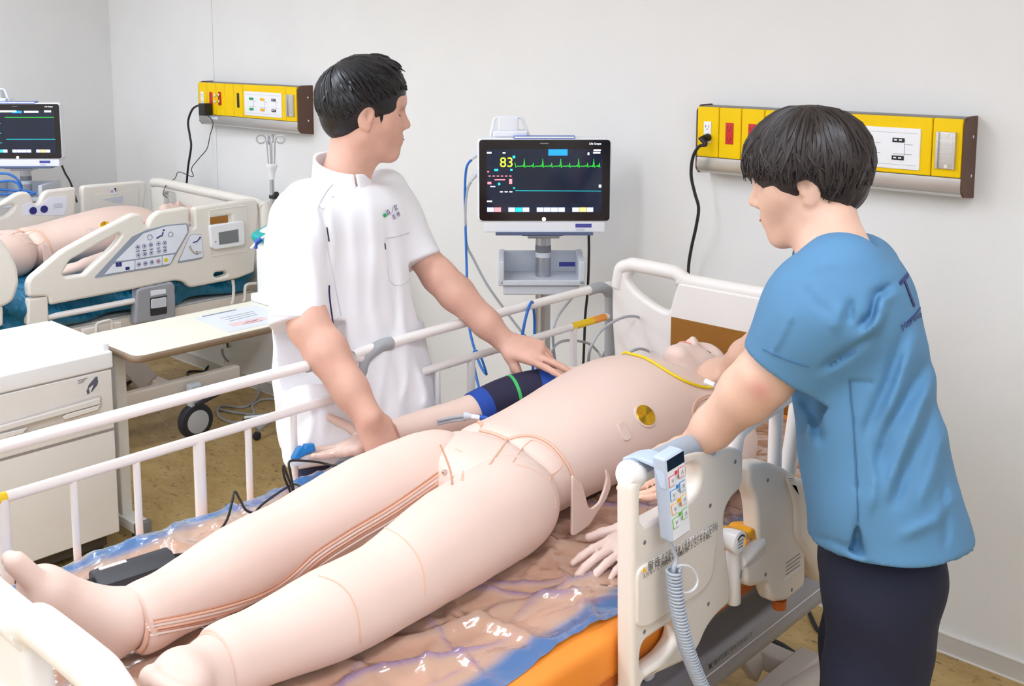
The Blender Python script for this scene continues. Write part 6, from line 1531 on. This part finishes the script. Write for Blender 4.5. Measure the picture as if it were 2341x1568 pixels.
mB = (shBL + shBR) / 2 - V(0, 0, .11); S.cone(nbB, mB, .055, .06, k=.03); S.cone(shBL * .6 + elBL * .4, mB, .045, .05, k=.03); S.cone(shBR * .7 + elBR * .3, mB, .042, .05, k=.03); S.cone(mB, mB * .4 + hipB * .6, .06, .07, k=.03)
DBL = atd(1512, 1108, 1.95) - wrBL
hand_sdf(S, wrBL, DBL, -FWH * .2 + Z3 * .55 + RT * .6, 1, .94, ((.5, .5, .3), (.55, .55, .3), (.6, .5, .3), (.65, .5, .3)), (.12, .02, -.05, -.12), (.15, .8, .4))
DBR = atd(1548, 872, 2.63) - wrBR
hand_sdf(S, wrBR, DBR, -FWH * .6 + Z3 * .75, 1, .98, ((.1, .25, .2), (.12, .3, .2), (.15, .3, .2), (.2, .3, .2)), (.05, .0, -.05, -.10), (.40, .3, .2))
bodyB = put('body', S.mesh('body', .0043), m_skinB, pB)
qe = hit(bvh_of(bodyB), 1738, 892)
if qe is not None:                                   # reddened elbow
    nt = m_skinB.node_tree; bs_ = nt.nodes['Principled BSDF']; src = bs_.inputs['Base Color'].links[0].from_socket
    tc = nt.nodes.new('ShaderNodeTexCoord'); vm = nt.nodes.new('ShaderNodeVectorMath'); vm.operation = 'DISTANCE'; vm.inputs[1].default_value = qe
    mr = nt.nodes.new('ShaderNodeMapRange'); mr.inputs['From Min'].default_value = .004; mr.inputs['From Max'].default_value = .028; mr.inputs['To Min'].default_value = .5; mr.inputs['To Max'].default_value = 0
    mx = nt.nodes.new('ShaderNodeMix'); mx.data_type = 'RGBA'; mx.inputs['B'].default_value = (*lin((196, 112, 112)), 1)
    nt.links.new(tc.outputs['Object'], vm.inputs[0]); nt.links.new(vm.outputs['Value'], mr.inputs['Value']); nt.links.new(mr.outputs[0], mx.inputs['Factor']); nt.links.new(src, mx.inputs['A']); nt.links.new(mx.outputs['Result'], bs_.inputs['Base Color'])
S = SDF()
cap(S, PB, FB_, UB_, LB_, .95, .013, [((.125, 0, -.055), (.085, .12, .085), .004), ((.035, -.09, -.07), (.05, .05, .06), .01), ((.035, .09, -.07), (.05, .05, .06), .01), ((-.004, .097, -.012), (.022, .03, .026), .008), ((-.03, 0, -.15), (.12, .12, .055), .012)])
hairB = put('hair', S.mesh('hair', .003, lambda X: .001 * np.sin((X @ LB_) * 240 + np.sin((X @ FB_) * 90) * 2)), m_hairB, pB)
locks('hair_locks', hB, FB_, UB_, LB_, .95, 1300, lambda a: 1.80 + .50 * (1 - math.cos(a)) / 2 - .14 * abs(math.sin(a)), m_hairB, hairB, rad=(.0038, .0008), lift=.08, rr=(.110, .087, .101), cen=(-.012, 0, .036), whorl=.25, seed=21, wave=.16, tipout=.07, rnd=(.74, 1.08), avoid=[(PB(-.010, .088, -.016), .024)])
locks('hair_locks', hB, FB_, UB_, LB_, .95, 320, lambda a: 1.86 + .52 * (1 - math.cos(a)) / 2 - .10 * abs(math.sin(a)), m_hairB, hairB, rad=(.0026, .0006), lift=.10, rr=(.110, .087, .101), cen=(-.010, 0, .036), whorl=.25, seed=23, p0=.5, wave=.2, tipout=.07, avoid=[(PB(-.010, .088, -.016), .026)])
MB().tube([PB(.0995, .020, -.0598), PB(.1012, .01, -.0592), PB(.1018, 0, -.0596)], [.0008, .0018, .0018], 6).build('lip_line', M('lip_brown', (176, 104, 92), .5), bodyB)
# scrub top
T = SDF()
def s2(px, py, w, dp, d=1.86): return (atd(px, py, d), w, dp)
T.stack(Z3, LB, [s2(1922, 548, .085, .068), s2(1930, 575, .150, .084), s2(1942, 625, .190, .100), s2(1952, 700, .200, .110), s2(1965, 800, .200, .115), s2(1975, 900, .202, .120), s2(1990, 1000, .205, .124), s2(2010, 1100, .210, .130), s2(2030, 1200, .214, .136), s2(2036, 1262, .216, .140), s2(2040, 1300, .216, .141)], pw=2.3, cap=.012, k=.02)
T.cut((hipB[0], hipB[1], .905), nrm(V(.136, -.146, -1)), k=.003)
sL0, sL1 = atd(1915, 655, 1.72), atd(1772, 858, 1.755)
T.chain([atd(1925, 640, 1.73), atd(1865, 715, 1.72), sL1], [.075, .074, .066], k=.06)
sR1 = atd(1835, 715, 2.18)
T.chain([atd(1950, 620, 2.0), sR1], [.070, .062], k=.05)
aBL = nrm(V(*(atd(1760, 860, 1.757) - atd(1880, 700, 1.72)))); cBL = atd(1783, 838, 1.752)
T.stack(aBL, Z3, [(cBL, .10, .10), (cBL + aBL * .15, .10, .10)], k=.003, op='s', cap=.002)
aBR = nrm(elBR - shBR); cBR = atd(1822, 722, 2.20)
T.stack(aBR, Z3, [(cBR, .09, .09), (cBR + aBR * .15, .09, .09)], k=.003, op='s', cap=.002)
# side slit
slit = [atd(1965, 1205, 1.66), atd(1972, 1320, 1.66)]
T.stack(Z3, FB, [(atd(1966, 1320, 1.62), .016, .10), (atd(1965, 1260, 1.62), .010, .10), (atd(1963, 1200, 1.62), .002, .10)], k=.002, op='s', cap=.002)
# V neck opening
T.ell(nbB + Z3 * .03 + FB * .055, (.045, .06, .07), (nrm(FB - Z3 * .3), LB, nrm(Z3 + FB * .3)), k=.006, op='s')
T.ell(nbB + Z3 * .055, (.075, .075, .05), (FB, LB, Z3), k=.008, op='s')
def scr_disp(X):
    f = .0025 * np.sin(X[:, 2] * 30 + X[:, 1] * 22) * np.sin(X[:, 0] * 21 - X[:, 2] * 12)
    f += folds(X, 1.9, [([(1817, 708), (1790, 765), (1758, 822)], 5, .004), ([(1822, 712), (1800, 770), (1772, 826)], 5, -.003), ([(2044, 650), (2003, 672), (1993, 722), (1958, 752)], 9, -.012), ([(2055, 668), (2015, 690), (2005, 740), (1975, 775)], 11, .008), ([(2000, 763), (1934, 808), (1872, 846)], 9, -.012), ([(1946, 684), (1941, 740)], 9, -.010), ([(1925, 690), (1905, 760)], 12, .006), ([(2030, 690), (1996, 752), (1941, 808)], 12, .006),
        ([(2072, 746), (2030, 870), (2000, 940), (1972, 1010)], 13, -.007), ([(2095, 760), (2055, 880), (2020, 970)], 12, .007), ([(2130, 808), (2079, 898), (2030, 990), (1996, 1090)], 14, -.008), ([(2140, 850), (2105, 930), (2050, 1060), (2020, 1150)], 13, .008), ([(2144, 898), (2113, 990), (2062, 1100), (2040, 1170)], 13, -.007), ([(2165, 960), (2140, 1060), (2100, 1160)], 14, .007), ([(1814, 908), (1845, 960), (1852, 1042)], 9, .007), ([(1830, 905), (1870, 960), (1880, 1020)], 10, -.006), ([(1934, 873), (2006, 873)], 4, -.003), ([(1990, 1030), (2000, 1110), (1985, 1180)], 12, .006), ([(1850, 620), (1900, 600), (1960, 625)], 9, .004), ([(1835, 650), (1860, 690), (1900, 720)], 9, -.005), ([(2190, 1120), (2140, 1190), (2050, 1230)], 13, .006), ([(2155, 1090), (2165, 1190), (2160, 1260)], 9, -.006), ([(1850, 1225), (1900, 1235), (1960, 1262)], 5, -.004), ([(1946, 870), (1956, 1020), (1962, 1190)], 4, -.003)])
    return f
scrub = put('scrub_top', T.mesh('scrub_top', .006, scr_disp), m_scrub, pB)
trousers('trousers', pB, hipB - V(0, 0, .03), FB, 0, m_navy2, knee=.02, lean=(.03, -.02, 0))
bs = bvh_of(scrub)
m_scst = M('scrub_seam', (64, 104, 142), .8)
on_t(((1942, 868), (1950, 960), (1957, 1060), (1962, 1190)), .0012, m_scst, 'side_seam', bvh=bs, par=scrub)
on_t(((1745, 798), (1775, 812), (1810, 826), (1850, 838)), .001, m_scst, 'cuff_stitch', bvh=bs, par=scrub)
# front pocket, an open pouch standing off the cloth
q = [hit(bs, a, b) for a, b in ((1826, 1010), (1862, 1040), (1905, 1058), (1950, 1068))]
ql = [hit(bs, a, b) for a, b in ((1845, 1228), (1880, 1238), (1920, 1248), (1960, 1255))]
if all(x is not None for x in q + ql):
    nrm_ = nrm(-FWH * .8 - RT * .3); vs = []; fs = []
    for k in range(7):
        t = k / 6; o_ = .024 * (1 - t) ** 1.5 + .004
        for i in range(4): 
            vs.append(q[i] * (1 - t) + ql[i] * t + nrm_ * (o_ if i < 3 else .003))
    for k in range(6):
        for i in range(3): fs.append((k * 4 + i, k * 4 + i + 1, k * 4 + 5 + i, k * 4 + 4 + i))
    pk = MB().add(vs, fs).build('pocket', m_scrub, scrub); md = pk.modifiers.new('thick', 'SOLIDIFY'); md.thickness = .003
# lettering on the back
m_nprint = M('navy_print', (34, 44, 110), .7)
def decal(s_, px, upx, vpx, name='back_print'):
    """print lettering on the cloth: 2-D outline mapped over the picture onto the surface it shows on"""
    ob = text(name, s_, 1.0, m_nprint, (0, 0, 0), (1, 0, 0), (0, 1, 0), scrub, lift=0)
    bm = bmesh.new(); bm.from_mesh(ob.data); bmesh.ops.subdivide_edges(bm, edges=bm.edges[:], cuts=2); bmesh.ops.triangulate(bm, faces=bm.faces[:])
    kill = []
    for v in bm.verts:
        x = px[0] + v.co.x * upx[0] + v.co.y * vpx[0]; y = px[1] + v.co.x * upx[1] + v.co.y * vpx[1]
        h_ = hit(bs, x, y, .0016)
        if h_ is None: kill.append(v)
        else: v.co = h_
    bmesh.ops.delete(bm, geom=kill, context='VERTS'); bm.to_mesh(ob.data); bm.free()
decal('T', (2079, 712), (34, -38), (-37, -98))
decal('\u00b7M', (2098, 690), (24, -42), (-30, -110))
decal('Morinomiya', (2062, 757), (15, -11.5), (-7, -20))
on_t(((2073, 736), (2094, 716), (2104, 700), (2112, 680)), .0012, m_nprint, 'back_print', bvh=bs, par=scrub)
